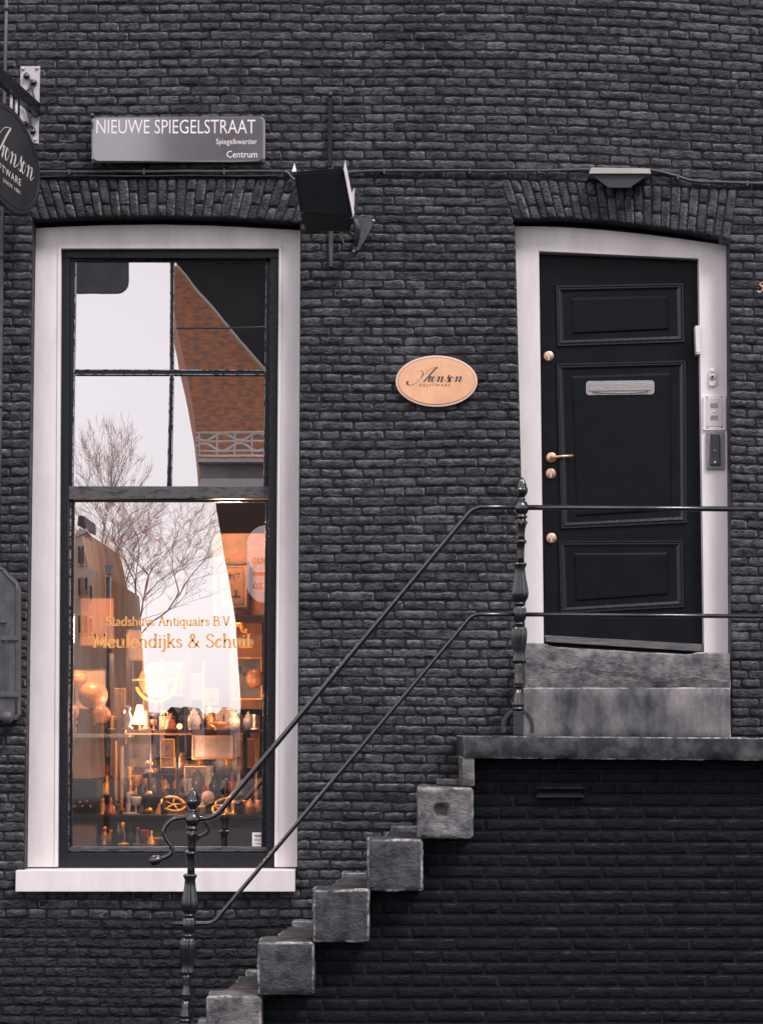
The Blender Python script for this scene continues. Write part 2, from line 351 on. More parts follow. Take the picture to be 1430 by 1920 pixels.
def rblock(b, x0, y0, z0, x1, y1, z1, r=.012, seg=.035, amp=.004, nsc=9, warp=None, seed=0):
    """rough, rounded stone block"""
    def ax(a, c):
        n = max(2, int((c - a) / seg)); L = [a, a + r * .4, a + r]
        m = max(1, int((c - a - 2 * r) / seg)); L += [a + r + (c - a - 2 * r) * i / m for i in range(1, m)]
        return L + [c - r, c - r * .4, c]
    X, Y, Z = ax(x0, x1), ax(y0, y1), ax(z0, z1)
    idx = {}; vs = []; fs = []; ea = []
    def vid(i, j, k):
        if (i, j, k) in idx: return idx[(i, j, k)]
        p = Vector((X[i], Y[j], Z[k]))
        c = Vector((min(max(p.x, x0 + r), x1 - r), min(max(p.y, y0 + r), y1 - r), min(max(p.z, z0 + r), z1 - r)))
        d = p - c
        if d.length > 1e-9: d = d.normalized(); p = c + d * r
        nz = noise.noise(Vector((p.x * nsc + seed * 7.3, p.y * nsc, p.z * nsc))) + .5 * noise.noise(Vector((p.x * nsc * 3.1, p.y * nsc * 3.1 + seed, p.z * nsc * 3.1)))
        edge = sum(abs(c_) > .3 for c_ in d) >= 2
        p = p + d * amp * (nz * (1.0 if not edge else 2.4) - (.5 if edge else 0))
        ea.append(min(1, max(0, .75 + nz)) if edge else 0.0)
        if warp: p = Vector(warp(p))
        idx[(i, j, k)] = len(vs); vs.append(p); return idx[(i, j, k)]
    nx, ny, nz_ = len(X) - 1, len(Y) - 1, len(Z) - 1
    for i in range(nx):
        for k in range(nz_):
            for j in (0, ny): fs.append((vid(i, j, k), vid(i + 1, j, k), vid(i + 1, j, k + 1), vid(i, j, k + 1)))
    for i in range(nx):
        for j in range(ny):
            for k in (0, nz_): fs.append((vid(i, j, k), vid(i + 1, j, k), vid(i + 1, j + 1, k), vid(i, j + 1, k)))
    for j in range(ny):
        for k in range(nz_):
            for i in (0, nx): fs.append((vid(i, j, k), vid(i, j + 1, k), vid(i, j + 1, k + 1), vid(i, j, k + 1)))
    b.add(vs, fs, True, ea)

# ------------------------------------------------------------------ brickwork
def brick_geo(c, y, rng, rough=1.0, ee=.0042):
    """c: four corners (x,z): bl, br, tr, tl. y: plane of the wall face. returns verts, faces"""
    (ax, az), (bx, bz), (cx, cz), (dx, dz) = c
    L = math.hypot(bx - ax, bz - az); H = math.hypot(dx - ax, dz - az)
    m = max(1, int(round((L - .03) / .026)))
    S = [0, ee / L, .015 / L] + [(.015 + (L - .03) * i / m) / L for i in range(1, m)] + [1 - .015 / L, 1 - ee / L, 1] if L > .045 else [0, ee / L, .5, 1 - ee / L, 1]
    T = [0, ee / H, .011 / H, .5, 1 - .011 / H, 1 - ee / H, 1] if H < .08 else [0, ee / H, .014 / H] + [.014 / H + (1 - .028 / H) * i / 4 for i in range(1, 4)] + [1 - .014 / H, 1 - ee / H, 1]
    ns, ntt = len(S), len(T)
    tx, tz, off = rng.gauss(0, .0022) * rough, rng.gauss(0, .0022) * rough, rng.gauss(0, .0018) * rough
    bow = rng.uniform(-.001, .001) * rough
    jl, jr, jt, jb = [rng.uniform(-.0018, .0028) * rough for _ in range(4)]
    vs = []; es_ = []; et_, er_, eb_ = rng.uniform(.1, 1), rng.choice((0, .2, .9)), rng.choice((0, 0, .35))
    wt = [rng.gauss(0, .0022) * rough for _ in range(ns)]; wb = [rng.gauss(0, .0020) * rough for _ in range(ns)]
    chip = rng.random() < .22 * rough; cs, ct, cr = rng.choice((0, 1)), rng.choice((0, 1)), rng.uniform(.012, .028)
    for i, s in enumerate(S):
        for j, t in enumerate(T):
            x = (ax * (1 - s) + bx * s) * (1 - t) + (dx * (1 - s) + cx * s) * t
            z = (az * (1 - s) + bz * s) * (1 - t) + (dz * (1 - s) + cz * s) * t
            es = min(s, 1 - s) * L; et = min(t, 1 - t) * H
            # rounded corners of the outline
            if es < .016 and et < .016:
                k = (1 - es / .016) * (1 - et / .016) * .0048 * rough
                x += k * (1 if s < .5 else -1); z += k * (1 if t < .5 else -1)
            z += (wt[i] - jt) * t + (wb[i] + jb) * (1 - t)
            x += jl * (1 - s) - jr * s
            if i in (0, ns - 1) or j in (0, ntt - 1): yy = .0105
            elif i in (1, ns - 2) or j in (1, ntt - 2): yy = .0016 + rng.uniform(-.0015, .0025) * rough
            else: yy = -.0015 + rng.gauss(0, .0021) * rough + off + tx * (s - .5) * 2 + tz * (t - .5) * 2 - bow * (1 - 4 * (t - .5) ** 2)
            if chip:
                d = math.hypot((s - cs) * L, (t - ct) * H)
                if d < cr and yy < .015: yy += (1 - d / cr) * .009
            vs.append((x, y + yy, z))
            rim = (et_ if j >= ntt - 2 else et_ * .55 if j == ntt - 3 else 0, er_ if i >= ns - 2 else 0, eb_ if j <= 1 else 0, er_ * .5 if i <= 1 else 0)  # top and right rims paled most, painting in light caught from above
            es_.append(min(1, max(rim) * rng.uniform(.25, 1.25) + (.12 if rng.random() < .08 else 0)))
    fs = [(i * ntt + j, (i + 1) * ntt + j, (i + 1) * ntt + j + 1, i * ntt + j + 1) for i in range(ns - 1) for j in range(ntt - 1)]
    return vs, fs, es_

def area(c):
    return .5 * abs(sum(c[i][0] * c[(i + 1) % 4][1] - c[(i + 1) % 4][0] * c[i][1] for i in range(4)))
def emit_bricks(items, y, parent, mats, name, nmax, rough, seed, vis, ee=.0042):
    """items [(corners, matkey)]; the nmax largest in view singly, the rest joined"""
    rng = random.Random(seed)
    order = sorted(range(len(items)), key=lambda i: -(area(items[i][0]) if vis(items[i][0]) else -1 + 0 * i))
    single = set(i for i in order[:nmax] if vis(items[i][0]))
    rest = {}
    for i, (c, mk) in enumerate(items):
        vs, fs, es_ = brick_geo(c, y, rng, rough, ee)
        if i in single:
            b = MB(); b.add(vs, fs, True, es_); b.build(name, mats[mk], parent, fix=False)
        else: rest.setdefault(mk, MB()).add(vs, fs, True, es_)
    for mk, b in rest.items():
        o = b.build('bricks_' + ('tarred' if mk == 'tar' else 'field') if name == 'brick' else name, mats[mk], parent, fix=False); o['kind'] = 'stuff'

def warp(x, z):
    x0 = U(940, 500).x; g = min(1.15, max(.25, (z - 1.7) / 3.2))
    t = max(0, x - x0)
    return -.052 * g * (t * t / (t + .25)) + .0035 * math.sin(x * 2.3 + z * 1.7) + .0025 * math.sin(x * 5.1 - z * 2.2)

house = thing('brick_house', (0, 0, 0), 'dark painted brick house front with tall white window and black front door', 'house')
CP = .0557
def lineX(p, r, z):  # x on the line through two pixel points at height z
    a, b = U(*p), U(*r); return a.x + (b.x - a.x) * (z - a.z) / (b.z - a.z)
zWinTop = U(300, 409).z; zWinBot = U(300, 1650).z
zDoorTopL = U(966, 411).z; zDoorBot = U(1100, 1390).z
def arch_win_bot(x):     # brick soffit of the window arch
    P = [(40, 415), (62, 411), (180, 406), (310, 405), (440, 408), (563, 417), (600, 421)]
    W = [U(*p) for p in P]
    return float(np.interp(x, [a.x for a in W], [a.z for a in W]))
def arch_door_bot(x):
    P = [(930, 414), (965, 411), (1040, 408), (1120, 412), (1200, 421), (1290, 434), (1366, 449), (1400, 456)]
    W = [U(*p) for p in P]
    return float(np.interp(x, [a.x for a in W], [a.z for a in W]))
NB = int(U(300, 333).z / CP)
z_arch_top = NB * CP                      # nominal course line that carries the arch tops
def openings(z, zn):
    out = []
    if z < z_arch_top - .001 or True:
        if zWinBot < z < zWinTop: out.append((lineX((62, 410), (46, 1632), z), lineX((563, 415), (557, 1635), z)))
        if zn < z_arch_top and z >= zWinTop:
            k = (z - zWinTop) / (z_arch_top - zWinTop)
            out.append((U(60, 409).x - .085 * k, U(563, 409).x + .095 * k))
    xm = U(1165, 450).x; zt = arch_door_bot(xm)
    zd = z
    if zDoorBot < z and zn < z_arch_top:
        k = max(0, (zn - zDoorTopL + .05) / (z_arch_top - zDoorTopL + .05))
        out.append((lineX((965, 411), (984, 1205), min(z, zDoorTopL)) - .08 * k, lineX((1366, 450), (1370, 1224), min(z, U(1366, 450).z)) + .06 * k))
    return sorted(out)
XL, XR = U(-330, 900).x, U(1800, 900).x
items = []; mort = {'mortar': MB(), 'tarmortar': MB()}; reveals = {}
rb = random.Random(3)
SL, HL = .243, .1215
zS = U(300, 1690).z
for ci in range(0, int(U(300, -330).z / CP) + 1):
    zn0, zn1 = ci * CP, (ci + 1) * CP; zc = (zn0 + zn1) / 2
    hdr = ci % 2 == 0
    pitch = HL if hdr else SL
    phase = (0 if hdr else (HL / 2 if (ci // 2) % 2 == 0 else HL / 2 + HL)) + rb.uniform(-.006, .006)
    xa = XL; ivs = []
    for (a, b) in openings(zc, zc):
        if a > xa: ivs.append((xa, a))
        xa = max(xa, b)
    # right of the door the real height differs; recompute with the warp there
    ivs.append((xa, XR))
    for (a, b) in ivs:
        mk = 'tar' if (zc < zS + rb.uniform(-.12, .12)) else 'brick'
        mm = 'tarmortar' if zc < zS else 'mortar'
        n = max(1, int((b - a) / .4))
        a_, b_ = a, b
        if b < XR - .01 and zc > (zWinTop if b < 0 else zDoorTopL): b_ += .06
        if a > XL + .01 and zc > (zWinTop if a < 0 else U(1366, 446).z): a_ -= .06
        xs = [a_ + (b_ - a_) * i / n for i in range(n + 1)]
        ym = .0058 + .0009 * (ci % 2)
        vs = [(x, ym, zn0 - .005 + warp(x, zc)) for x in xs] + [(x, ym, zn1 + .005 + warp(x, zc)) for x in xs]
        mort[mm].add(vs, [(i, i + 1, n + 2 + i, n + 1 + i) for i in range(n)])
        for x, s in ((a, 1), (b, -1)):
            if XL + .01 < x < XR - .01:
                reveals.setdefault((x > 0, s), MB()).add([(x, .0062, zn0 + warp(x, zc)), (x, .26, zn0 + warp(x, zc)), (x, .26, zn1 + warp(x, zc)), (x, .0062, zn1 + warp(x, zc))], [(0, 1, 2, 3)])
        edges = [a]; k = math.ceil((a - phase - XL) / pitch + .0); x = XL + phase + k * pitch
        while x < b - .03:
            xx = x + rb.gauss(0, .0045)
            if xx > edges[-1] + .05: edges.append(xx)
            x += pitch
        if b - edges[-1] < .05 and len(edges) > 1: edges.pop()
        edges.append(b)
        for i in range(len(edges) - 1):
            e0, e1 = edges[i], edges[i + 1]
            if e1 - e0 > .30: subs = [e0, (e0 + e1) / 2, e1]
            else: subs = [e0, e1]
            for u0, u1 in zip(subs, subs[1:]):
                j = .0018; l = u0 + (j if u0 > a + .001 else .0); r_ = u1 - (j if u1 < b - .001 else 0)
                hh = rb.uniform(-.0012, .0012)
                items.append((((l, zn0 + .0022 + warp(l, zc) + hh), (r_, zn0 + .0022 + warp(r_, zc) + hh), (r_, zn1 - .0022 + warp(r_, zc)), (l, zn1 - .0022 + warp(l, zc))), mk))
def vis_f(c):
    mx = sum(p[0] for p in c) / 4; mz = sum(p[1] for p in c) / 4
    px, py = toPx((mx, 0, mz))
    if not (25 < px < 1405 and 10 < py < 1910): return False
    if py > 1372 and px > 868: return False
    if py > 1470 and px > 386 + (1865 - py) * 1.03: return False
    return True
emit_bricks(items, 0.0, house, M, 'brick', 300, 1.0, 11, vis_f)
mort['mortar'].build('mortar_joints', M['mortar'], house, fix=False)
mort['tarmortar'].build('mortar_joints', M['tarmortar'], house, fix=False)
for rv in reveals.values():
    rv = rv.build('brick_reveal', M['brick'], house, fix=False)

def arch(xl, xr, fb, nst, leanL, leanR, seed, skipz=0):
    rg = random.Random(seed); it = []; back = MB(); soff = MB()
    def top(x): return z_arch_top - .004 + warp(x, z_arch_top)
    zb0 = (fb(xl) + fb(xr)) / 2
    def pt(u, v):     # u along, v up
        xb = xl + (xr - xl) * u; xt = xl + leanL + (xr + leanR - xl - leanL) * u
        zb, zt = fb(xb), top(xt)
        return (xb + (xt - xb) * v, zb + (zt - zb) * v)
    g = .0028
    us = [i / nst + (rg.gauss(0, .0012) if 0 < i < nst else 0) for i in range(nst + 1)]
    for i in range(nst):
        u0, u1 = us[i] + g / (xr - xl), us[i + 1] - g / (xr - xl)
        sp = [(0, .34 + rg.uniform(-.03, .03)), (0, .66 + rg.uniform(-.03, .03))][i % 2][1]
        e = .012
        if rg.random() < .12: cuts = [(0, 1)]
        else: cuts = [(0, sp - e), (sp + e, 1)]
        for v0, v1 in cuts:
            it.append(((pt(u0, v0), pt(u1, v0), pt(u1, v1), pt(u0, v1)), 'brick'))
    vs = []
    for i in range(41):
        u = i / 40; a, b_ = pt(u, 0), pt(u, 1.06); vs += [(a[0], .0105, a[1]), (b_[0], .0105, b_[1])]
    back.add(vs, [(2 * i, 2 * i + 2, 2 * i + 3, 2 * i + 1) for i in range(40)])
    vs = []
    for i in range(41):
        a = pt(i / 40, 0); vs += [(a[0], .0105, a[1]), (a[0], .27, a[1] + .004)]
    back.add(vs, [(2 * i, 2 * i + 2, 2 * i + 3, 2 * i + 1) for i in range(40)])
    back.build('mortar_joints', M['mortar'], house, fix=False)
    emit_bricks(it, -.001, house, M, 'arch_brick', 300, .8, seed, lambda c: True)
arch(U(60, 409).x, U(563, 409).x, arch_win_bot, 30, -.085, .095, 21)
arch(U(963, 411).x, U(1368, 450).x, arch_door_bot, 25, -.08, .05, 22)

# ------------------------------------------------------------------ the shop window
win = empty('window', U(300, 1632, .1), house)
tag(win, 'tall sash window with white casing and black sashes')
YF = .135
b = MB()
outerT = [(60, 428), (120, 424), (200, 421), (300, 420), (400, 422), (480, 426), (570, 432)]
b.prism(q([(44, 1626), (60, 500), (60, 428), (120, 425), (200, 422), (300, 421), (400, 423), (480, 427), (570, 432), (570, 500), (562, 1626), (514.5, 1626), (523, 466), (115, 466), (108.5, 1626)], YF), YF, YF + .12)
b.build('casing', M['white'], win, .004)
b = MB()   # thin bead round the inner edge
for P in ([(109, 460), (529, 460), (523, 466), (115, 466)], [(109, 460), (115, 466), (108.5, 1625), (102.5, 1625)], [(529, 460), (523, 466), (514.5, 1625), (520.5, 1625)]):
    b.prism(q(P, YF - .008), YF - .008, YF + .002)
b.build('casing_bead', M['white'], win, .002)
part('weather_board', M['black'], win, [(55, 420), (300, 409), (575, 422), (575, 434), (300, 424), (55, 432)], .19, .26)  # dark board closing the gap between arch soffit and casing
b = MB()
s0, s1 = U(30, 1632, -.06), U(553, 1672, -.06)
b.box((s0.x, -.06, s1.z), (s1.x, .20, s0.z))
sill = b.build('sill', M['white'], win, .004)
# black box frame and sashes
b = MB(); YB = .175
b.prism(q([(112, 463), (526, 463), (526, 484), (112, 484)], YB), YB, YB + .12)
b.prism(q([(112, 484.5), (131, 484.5), (127, 1630), (105, 1630)], YB), YB, YB + .12)
b.prism(q([(507, 484.5), (526, 484.5), (517, 1630), (499, 1630)], YB), YB, YB + .12)
b.prism(q([(127, 1600), (499, 1600), (499, 1630), (127, 1630)], YB), YB, YB + .12)
b.build('box_frame', M['blackworn'], win, .003)
ty = math.tan(YAW_UP)
def upY(px, py):  # the upper sash sits slightly askew
    p = U(px, py, YG); return YG + ty * (p.x - XUP)
def uq(P, dy): 
    r = []
    for a, c in P:
        yy = upY(a, c) + dy; p = U(a, c, yy); r.append((p.x, yy, p.z))
    return r
def uprism(b, P, d0, d1):
    f = uq(P, d0); r = [(x, y + d1 - d0, z) for x, y, z in f]; n = len(P)
    b.add(f + r, [tuple(range(n)), tuple(range(2 * n - 1, n - 1, -1))] + [(i, i + n, (i + 1) % n + n, (i + 1) % n) for i in range(n)])
b = MB()
uprism(b, [(129, 484), (508, 484), (508, 489), (129, 489)], -.03, .025)
uprism(b, [(129, 489.3), (143, 489.3), (137, 911), (126, 911)], -.03, .025)
uprism(b, [(500, 489.3), (508, 489.3), (507, 911), (495, 911)], -.03, .025)
b.build('upper_sash', M['black'], win, .003)
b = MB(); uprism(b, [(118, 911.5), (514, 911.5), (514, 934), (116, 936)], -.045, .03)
b.build('meeting_rail', mat('worn_rail_paint', (.085, .08, .086), .35, .3, 45, .003, 90, col2=(.02, .021, .028), thr=(.36, .50), stretch=(.35, 1, 1), spec=.4), win, .004)  # flecked grey painted in for the sky reflected on the gloss
b = MB(); uprism(b, [(319, 489.5), (327, 489.5), (326, 692), (318, 692)], -.022, .02); b.build('glazing_bar', M['blackworn'], win, .002)
b = MB(); uprism(b, [(318, 703.3), (326, 703.3), (322, 911), (313, 911)], -.022, .02); b.build('glazing_bar', M['blackworn'], win, .002)
b = MB(); uprism(b, [(142, 692.3), (500, 693.3), (500, 703), (141, 702.5)], -.024, .02); b.build('glazing_bar', M['blackworn'], win, .002)
we = mat('worn_paint_edge', (.34, .32, .33), .4, .3, 38, .002, 90, col2=(.012, .014, .02), thr=(.44, .52))
for P in ([(319, 490), (320.6, 490), (319.6, 692), (318, 692)], [(325.6, 490), (327, 490), (326, 692), (324.6, 692)], [(318, 704), (319.6, 704), (314.6, 911), (313, 911)], [(324.6, 704), (326, 704), (322, 911), (320.4, 911)],
          [(142, 692.3), (500, 693.3), (500, 694.9), (142, 693.9)], [(141, 701.4), (500, 701.6), (500, 703), (141, 702.5)], [(141.5, 489.5), (143, 489.5), (137, 911), (135.5, 911)], [(498.6, 489.5), (500, 489.5), (495.2, 911), (493.8, 911)]):
    b = MB(); uprism(b, P, -.032, -.0245); b.build('worn_edge', we, win, fix=True)
b = MB()
for P in ([(131.5, 941.5), (134.5, 941.5), (130, 1587), (126.5, 1587)],):
    b.prism(q(P, YG - .023), YG - .023, YG - .0195)
b.build('worn_edge', we, win)
for P in ([(142, 487), (320, 487), (320, 694), (140, 694)], [(325, 487), (501, 487), (500, 694), (325, 694)],
          [(140, 701), (319, 701), (316, 913), (136, 913)], [(324, 701), (500, 701), (498, 913), (320, 913)]):
    b = MB(); b.add(uq(P, 0), [(0, 1, 2, 3)]); b.build('glass_pane', g_up, win, fix=False)
b = MB()
for P in ([(126, 936.5), (506, 936.5), (506, 941), (126, 941)], [(126, 941.3), (140, 941.3), (135, 1587), (120, 1587)],
          [(498, 941.3), (507, 941.3), (503, 1587), (490, 1587)], [(120, 1587.4), (503, 1587.4), (503, 1612), (120, 1612)]):
    b.prism(q(P, YG - .02), YG - .02, YG + .03)
b.build('lower_sash', M['black'], win, .003)
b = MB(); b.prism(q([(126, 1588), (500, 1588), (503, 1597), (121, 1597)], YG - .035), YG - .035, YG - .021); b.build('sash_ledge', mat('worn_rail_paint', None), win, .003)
b = MB(); b.add([(p[0], YG, p[1]) for p in q([(136, 938), (501, 938), (494, 1590), (132, 1590)], YG)], [(0, 1, 2, 3)])
b.build('glass_pane', g_low, win, fix=False)

# gold lettering and card on the glass
def TG(px, py, Y, sx=1.0):
    o = U(px, py, Y)
    return lambda a, c: (o.x + a, Y, o.z + c)
PM = 4500 / 14.25
b = MB(); serif_text(b, 'Stadshuys Antiquairs B.V.', TG(198, 1173, YG - .003), 17 / PM, 238 / PM)
tag(b.build('glass_lettering', M['gold'], win, fix=False), 'upper line of gold lettering on the shop glass')
b = MB(); serif_text(b, 'Meulendijks & Schuil', TG(174, 1214, YG - .003), 25 / PM, 296 / PM)
tag(b.build('glass_lettering', M['gold'], win, fix=False), 'larger lower line of gold lettering on the shop glass')
card = thing('notice_card', U(484, 1588, YG), 'small white notice card stuck inside the bottom right corner of the shop window', 'card')
part('card_sheet', M['paper'], card, rect(473, 1561, 496, 1587), YG - .004, YG - .002, 0)
b = MB()
for i, (a, c) in enumerate([(476, 493), (478, 491), (476, 490), (476, 493), (477, 492)]):
    b.prism(q(rect(a, [1565, 1568, 1573, 1576, 1581][i], c, [1566.6, 1569.6, 1574, 1577, 1582][i]), YG - .0052), YG - .0052, YG - .0046)
b.build('print', M['ink'], card)

# ------------------------------------------------------------------ the door
df = empty('door_frame', U(1165, 1224, .1), house); YD = .13
b = MB()
b.prism(q([(975, 1207), (955, 520), (955, 424), (1000, 424), (1060, 426), (1130, 431), (1200, 438), (1280, 448), (1364, 460), (1366.5, 1226), (1319.5, 1226), (1309, 485), (1010, 471), (1019, 1207)], YD), YD, YD + .13)
b.build('casing', M['white'], df, .004)
part('weather_board', M['black'], df, [(958, 424), (966, 411), (1120, 412), (1240, 427), (1372, 449), (1372, 470), (1240, 446), (1120, 430)], .19, .26)
door = empty('door', U(1165, 1215, .2), house); YL = .20
tag(door, 'black panelled front door')
def dpx(u, v):   # door leaf coordinates: u 0..1 across, v 0..1 down
    x0 = 1010 + 9 * v; x1 = 1309 + 10 * v; y0 = 470 + 14 * u; y1 = 1206 + 18 * u
    return (x0 + (x1 - x0) * u, y0 + (y1 - y0) * v)
part('door_leaf', M['door'], door, [(1005, 466), (1314, 480), (1324, 1224), (1013, 1206)], YL, YL + .05, .002)
def ring(name, m, parent, outer, inner, Y0, Y1, prof=True):
    b = MB(); n = 4; A, B_ = q(outer, Y1), q(inner, Y1)
    steps = [(0, 0), (.12, 1), (.35, 1), (.45, .5), (.62, .62), (.8, .35), (1, 0)]
    vs = []
    for t, h in steps:
        for k in range(4):
            x = A[k][0] + (B_[k][0] - A[k][0]) * t; z = A[k][1] + (B_[k][1] - A[k][1]) * t
            vs.append((x, Y1 + (Y0 - Y1) * h, z))
    fs = [(i * 4 + k, i * 4 + (k + 1) % 4, (i + 1) * 4 + (k + 1) % 4, (i + 1) * 4 + k) for i in range(len(steps) - 1) for k in range(4)]
    b.add(vs, fs); return b.build(name, m, parent)
def inset(P, d, dy=None):
    dy = d if dy is None else dy
    return [(P[0][0] + d, P[0][1] + dy), (P[1][0] + d, P[1][1] - dy), (P[2][0] - d, P[2][1] - dy), (P[3][0] - d, P[3][1] + dy)]
for P in ([(1040, 535), (1043, 651), (1283, 643), (1281, 530)], [(1041, 681), (1050, 993), (1288, 982), (1286, 675)], [(1045, 1013), (1049, 1152), (1282, 1140), (1280, 1012)]):
    ring('panel_moulding', mat('moulding_gloss', (.006, .0075, .011), .24, .3, 30, .0012, 50, spec=.4, rvar=.08), door, P, inset(P, 13), YL - .013, YL - .0005)
    I = inset(P, 29, 24)
    b = MB(); A = q(I, YL - .0005); B_ = q(inset(I, 4), YL - .008)
    b.add([(x, YL - .0005, z) for x, z in A] + [(x, YL - .008, z) for x, z in B_], [(0, 1, 5, 4), (1, 2, 6, 5), (2, 3, 7, 6), (3, 0, 4, 7), (4, 5, 6, 7)])
    b.build('raised_panel', M['door'], door)
part('kickboard', mat('worn_grey_wood', (.16, .15, .155), .6, .4, 20, .003, 60, stretch=(.3, 1, 4), col2=(.04, .04, .05)), door, [(1021, 1191), (1318, 1208), (1318, 1222), (1023, 1203.5)], YL - .05, YL - .001, .003)
b = MB(); b.prism(q([(1008, 466), (1314, 480), (1314, 489), (1008, 476)], .17), .17, .20)
b.build('draught_strip', M['greyiron'], door)
# letter slot
b = MB()
def rrect(x0, y0, x1, y1, r, sk=0, n=5):
    pts = []
    for cx, cy, a0 in ((x1 - r, y0 + r, -90), (x1 - r, y1 - r, 0), (x0 + r, y1 - r, 90), (x0 + r, y0 + r, 180)):
        for i in range(n): 
            a = R(a0 + 90 * i / (n - 1)); pts.append((cx + r * math.cos(a), cy + r * math.sin(a) + sk * (cx - x0)))
    return pts
b.prism(q(rrect(1098, 714.5, 1226, 741, 6, -.012), YL - .012), YL - .012, YL - .0085)
ls = b.build('letter_slot', M['steel'], door, .001)
b = MB(); b.prism(q(rrect(1104, 718.5, 1220, 733, 2, -.012), YL - .017), YL - .017, YL - .0125); b.build('flap', M['steel'], ls, .001)
b = MB(); b.tube([U(1110, 735.4, YL - .017), U(1135, 737.6, YL - .021), U(1165, 738, YL - .022), U(1190, 737, YL - .021), U(1214, 734.2, YL - .017)], .0022, 6)
b.build('grip', M['ink'], ls)
def lock(px, py):
    b = MB(); c = U(px, py, YL - .002); b.lathe([(0, .031), (-.008, .031), (-.011, .028), (-.011, .0001)], c, 24, 'y')
    o = b.build('lock', M['brass'], door)
    b = MB(); b.prism(q([(px - 1.8, py - 6), (px + 1.8, py - 6), (px + 3.4, py - 2), (px + 1.6, py + 1), (px + 1.6, py + 7), (px - 1.6, py + 7), (px - 1.6, py + 1), (px - 3.4, py - 2)], YL - .0185), YL - .0185, YL - .0128)
    b.build('cylinder', mat('nickel', (.6, .58, .58), .35, .1, metal=.6), o)
for p in ((1028, 668), (1032, 888), (1033, 1009)): lock(*p)
b = MB(); c = U(1033, 858, YL - .002); b.lathe([(0, .031), (-.008, .031), (-.011, .028), (-.011, .0001)], c, 24, 'y')
b.tube([U(1033, 858, YL - .01), U(1033, 858, YL - .055), U(1035, 857.5, YL - .062), U(1050, 856, YL - .064), U(1074, 854.5, YL - .064)], [.009, .009, .010, .009, .0085], 12)
b.build('handle', M['brass'], door)
# things on the door jamb
YJ = YD
t = thing('door_sensor', U(1307, 640, YJ), 'slim white box fixed on the door edge above the bell', 'sensor')
part('housing', M['white'], t, [(1302.5, 611), (1311, 610), (1312, 660), (1304.5, 661)], YJ - .03, YJ + .04, .003)
part('end_cap', M['alu'], t, [(1304.5, 661.5), (1312, 660.5), (1312, 664), (1305, 664)], YJ - .028, YJ + .04, .002)
t = thing('doorbell', U(1335, 708, YJ), 'small white oval doorbell on the white door jamb above the intercom', 'doorbell')
b = MB(); b.prism(q(rrect(1328, 691, 1341.5, 724.5, 6.6, 0, 7), YJ - .016), YJ - .016, YJ - .0005); b.build('bell_body', M['white'], t, .004)
b = MB(); b.lathe([(0, .019), (-.006, .019), (-.008, .014), (-.008, .0001)], U(1334.5, 706.5, YJ - .0165), 20, 'y'); b.build('button_ring', M['alu'], t)
b = MB(); b.lathe([(0, .008), (-.003, .008), (-.004, .0001)], U(1334.5, 706.5, YJ - .025), 14, 'y'); b.build('button', M['plastic'], t)
b = MB(); b.lathe([(0, .014), (-.004, .013), (-.007, .008), (-.008, .0001)], U(1334.5, 695.5, YJ - .0165), 16, 'y'); b.build('cap', M['white'], t)
t = thing('intercom_panel', U(1338, 774, YJ), 'pale metal intercom panel with two speaker grilles on the door jamb', 'intercom')
b = MB(); b.prism(q(rrect(1317.5, 741.5, 1359.5, 807, 3), YJ - .014), YJ - .014, YJ - .0005); b.build('back_plate', M['white'], t, .002)
b = MB(); b.prism(q(rect(1322.5, 747, 1354, 799), YJ - .017), YJ - .017, YJ - .0145); b.build('face_plate', M['alu'], t, .001)
for y0 in (756, 779):
    b = MB()
    for i in range(5): b.prism(q(rect(1331, y0 + i * 1.9, 1345, y0 + i * 1.9 + 1.0), YJ - .0185), YJ - .0185, YJ - .0175)
    b.build('speaker_grille', M['alud'], t)
b = MB(); b.lathe([(0, .006), (-.003, .005), (-.004, .0001)], U(1338, 772, YJ - .0175), 12, 'y'); b.build('call_button', M['enwhite'], t)
for p in ((1324.5, 745), (1351, 744), (1325, 802), (1352, 801)):
    b = MB(); b.lathe([(0, .0045), (-.003, .004), (-.0035, .0001)], U(*p, YJ - .0143), 10, 'y'); b.build('screw', M['plastic'], t)
t = thing('keypad_reader', U(1341, 845, YJ), 'dark grey entry reader with a black curved face below the intercom', 'reader')
b = MB(); b.prism(q(rrect(1323.5, 810, 1356.5, 880, 3), YJ - .018), YJ - .018, YJ - .0005); b.build('surround', M['alud'], t, .003)
b = MB(); b.prism(q([(1333, 815), (1345, 815), (1348, 819), (1349, 872), (1331, 872)], YJ - .034), YJ - .034, YJ - .019, q([(1331, 814), (1346, 814), (1349, 818), (1350, 873), (1330.5, 873)], YJ - .019)); b.build('reader_face', M['plastic'], t, .003)
b = MB(); b.lathe([(0, .007), (-.002, .006), (-.003, .0001)], U(1339.5, 866.5, YJ - .034), 12, 'y'); b.build('indicator', M['alu'], t)
b = MB(); b.tube([U(1336, 846, YJ - .0345), U(1339.5, 843, YJ - .0345), U(1343, 846, YJ - .0345)], .0013, 5); b.build('symbol', M['alu'], t)

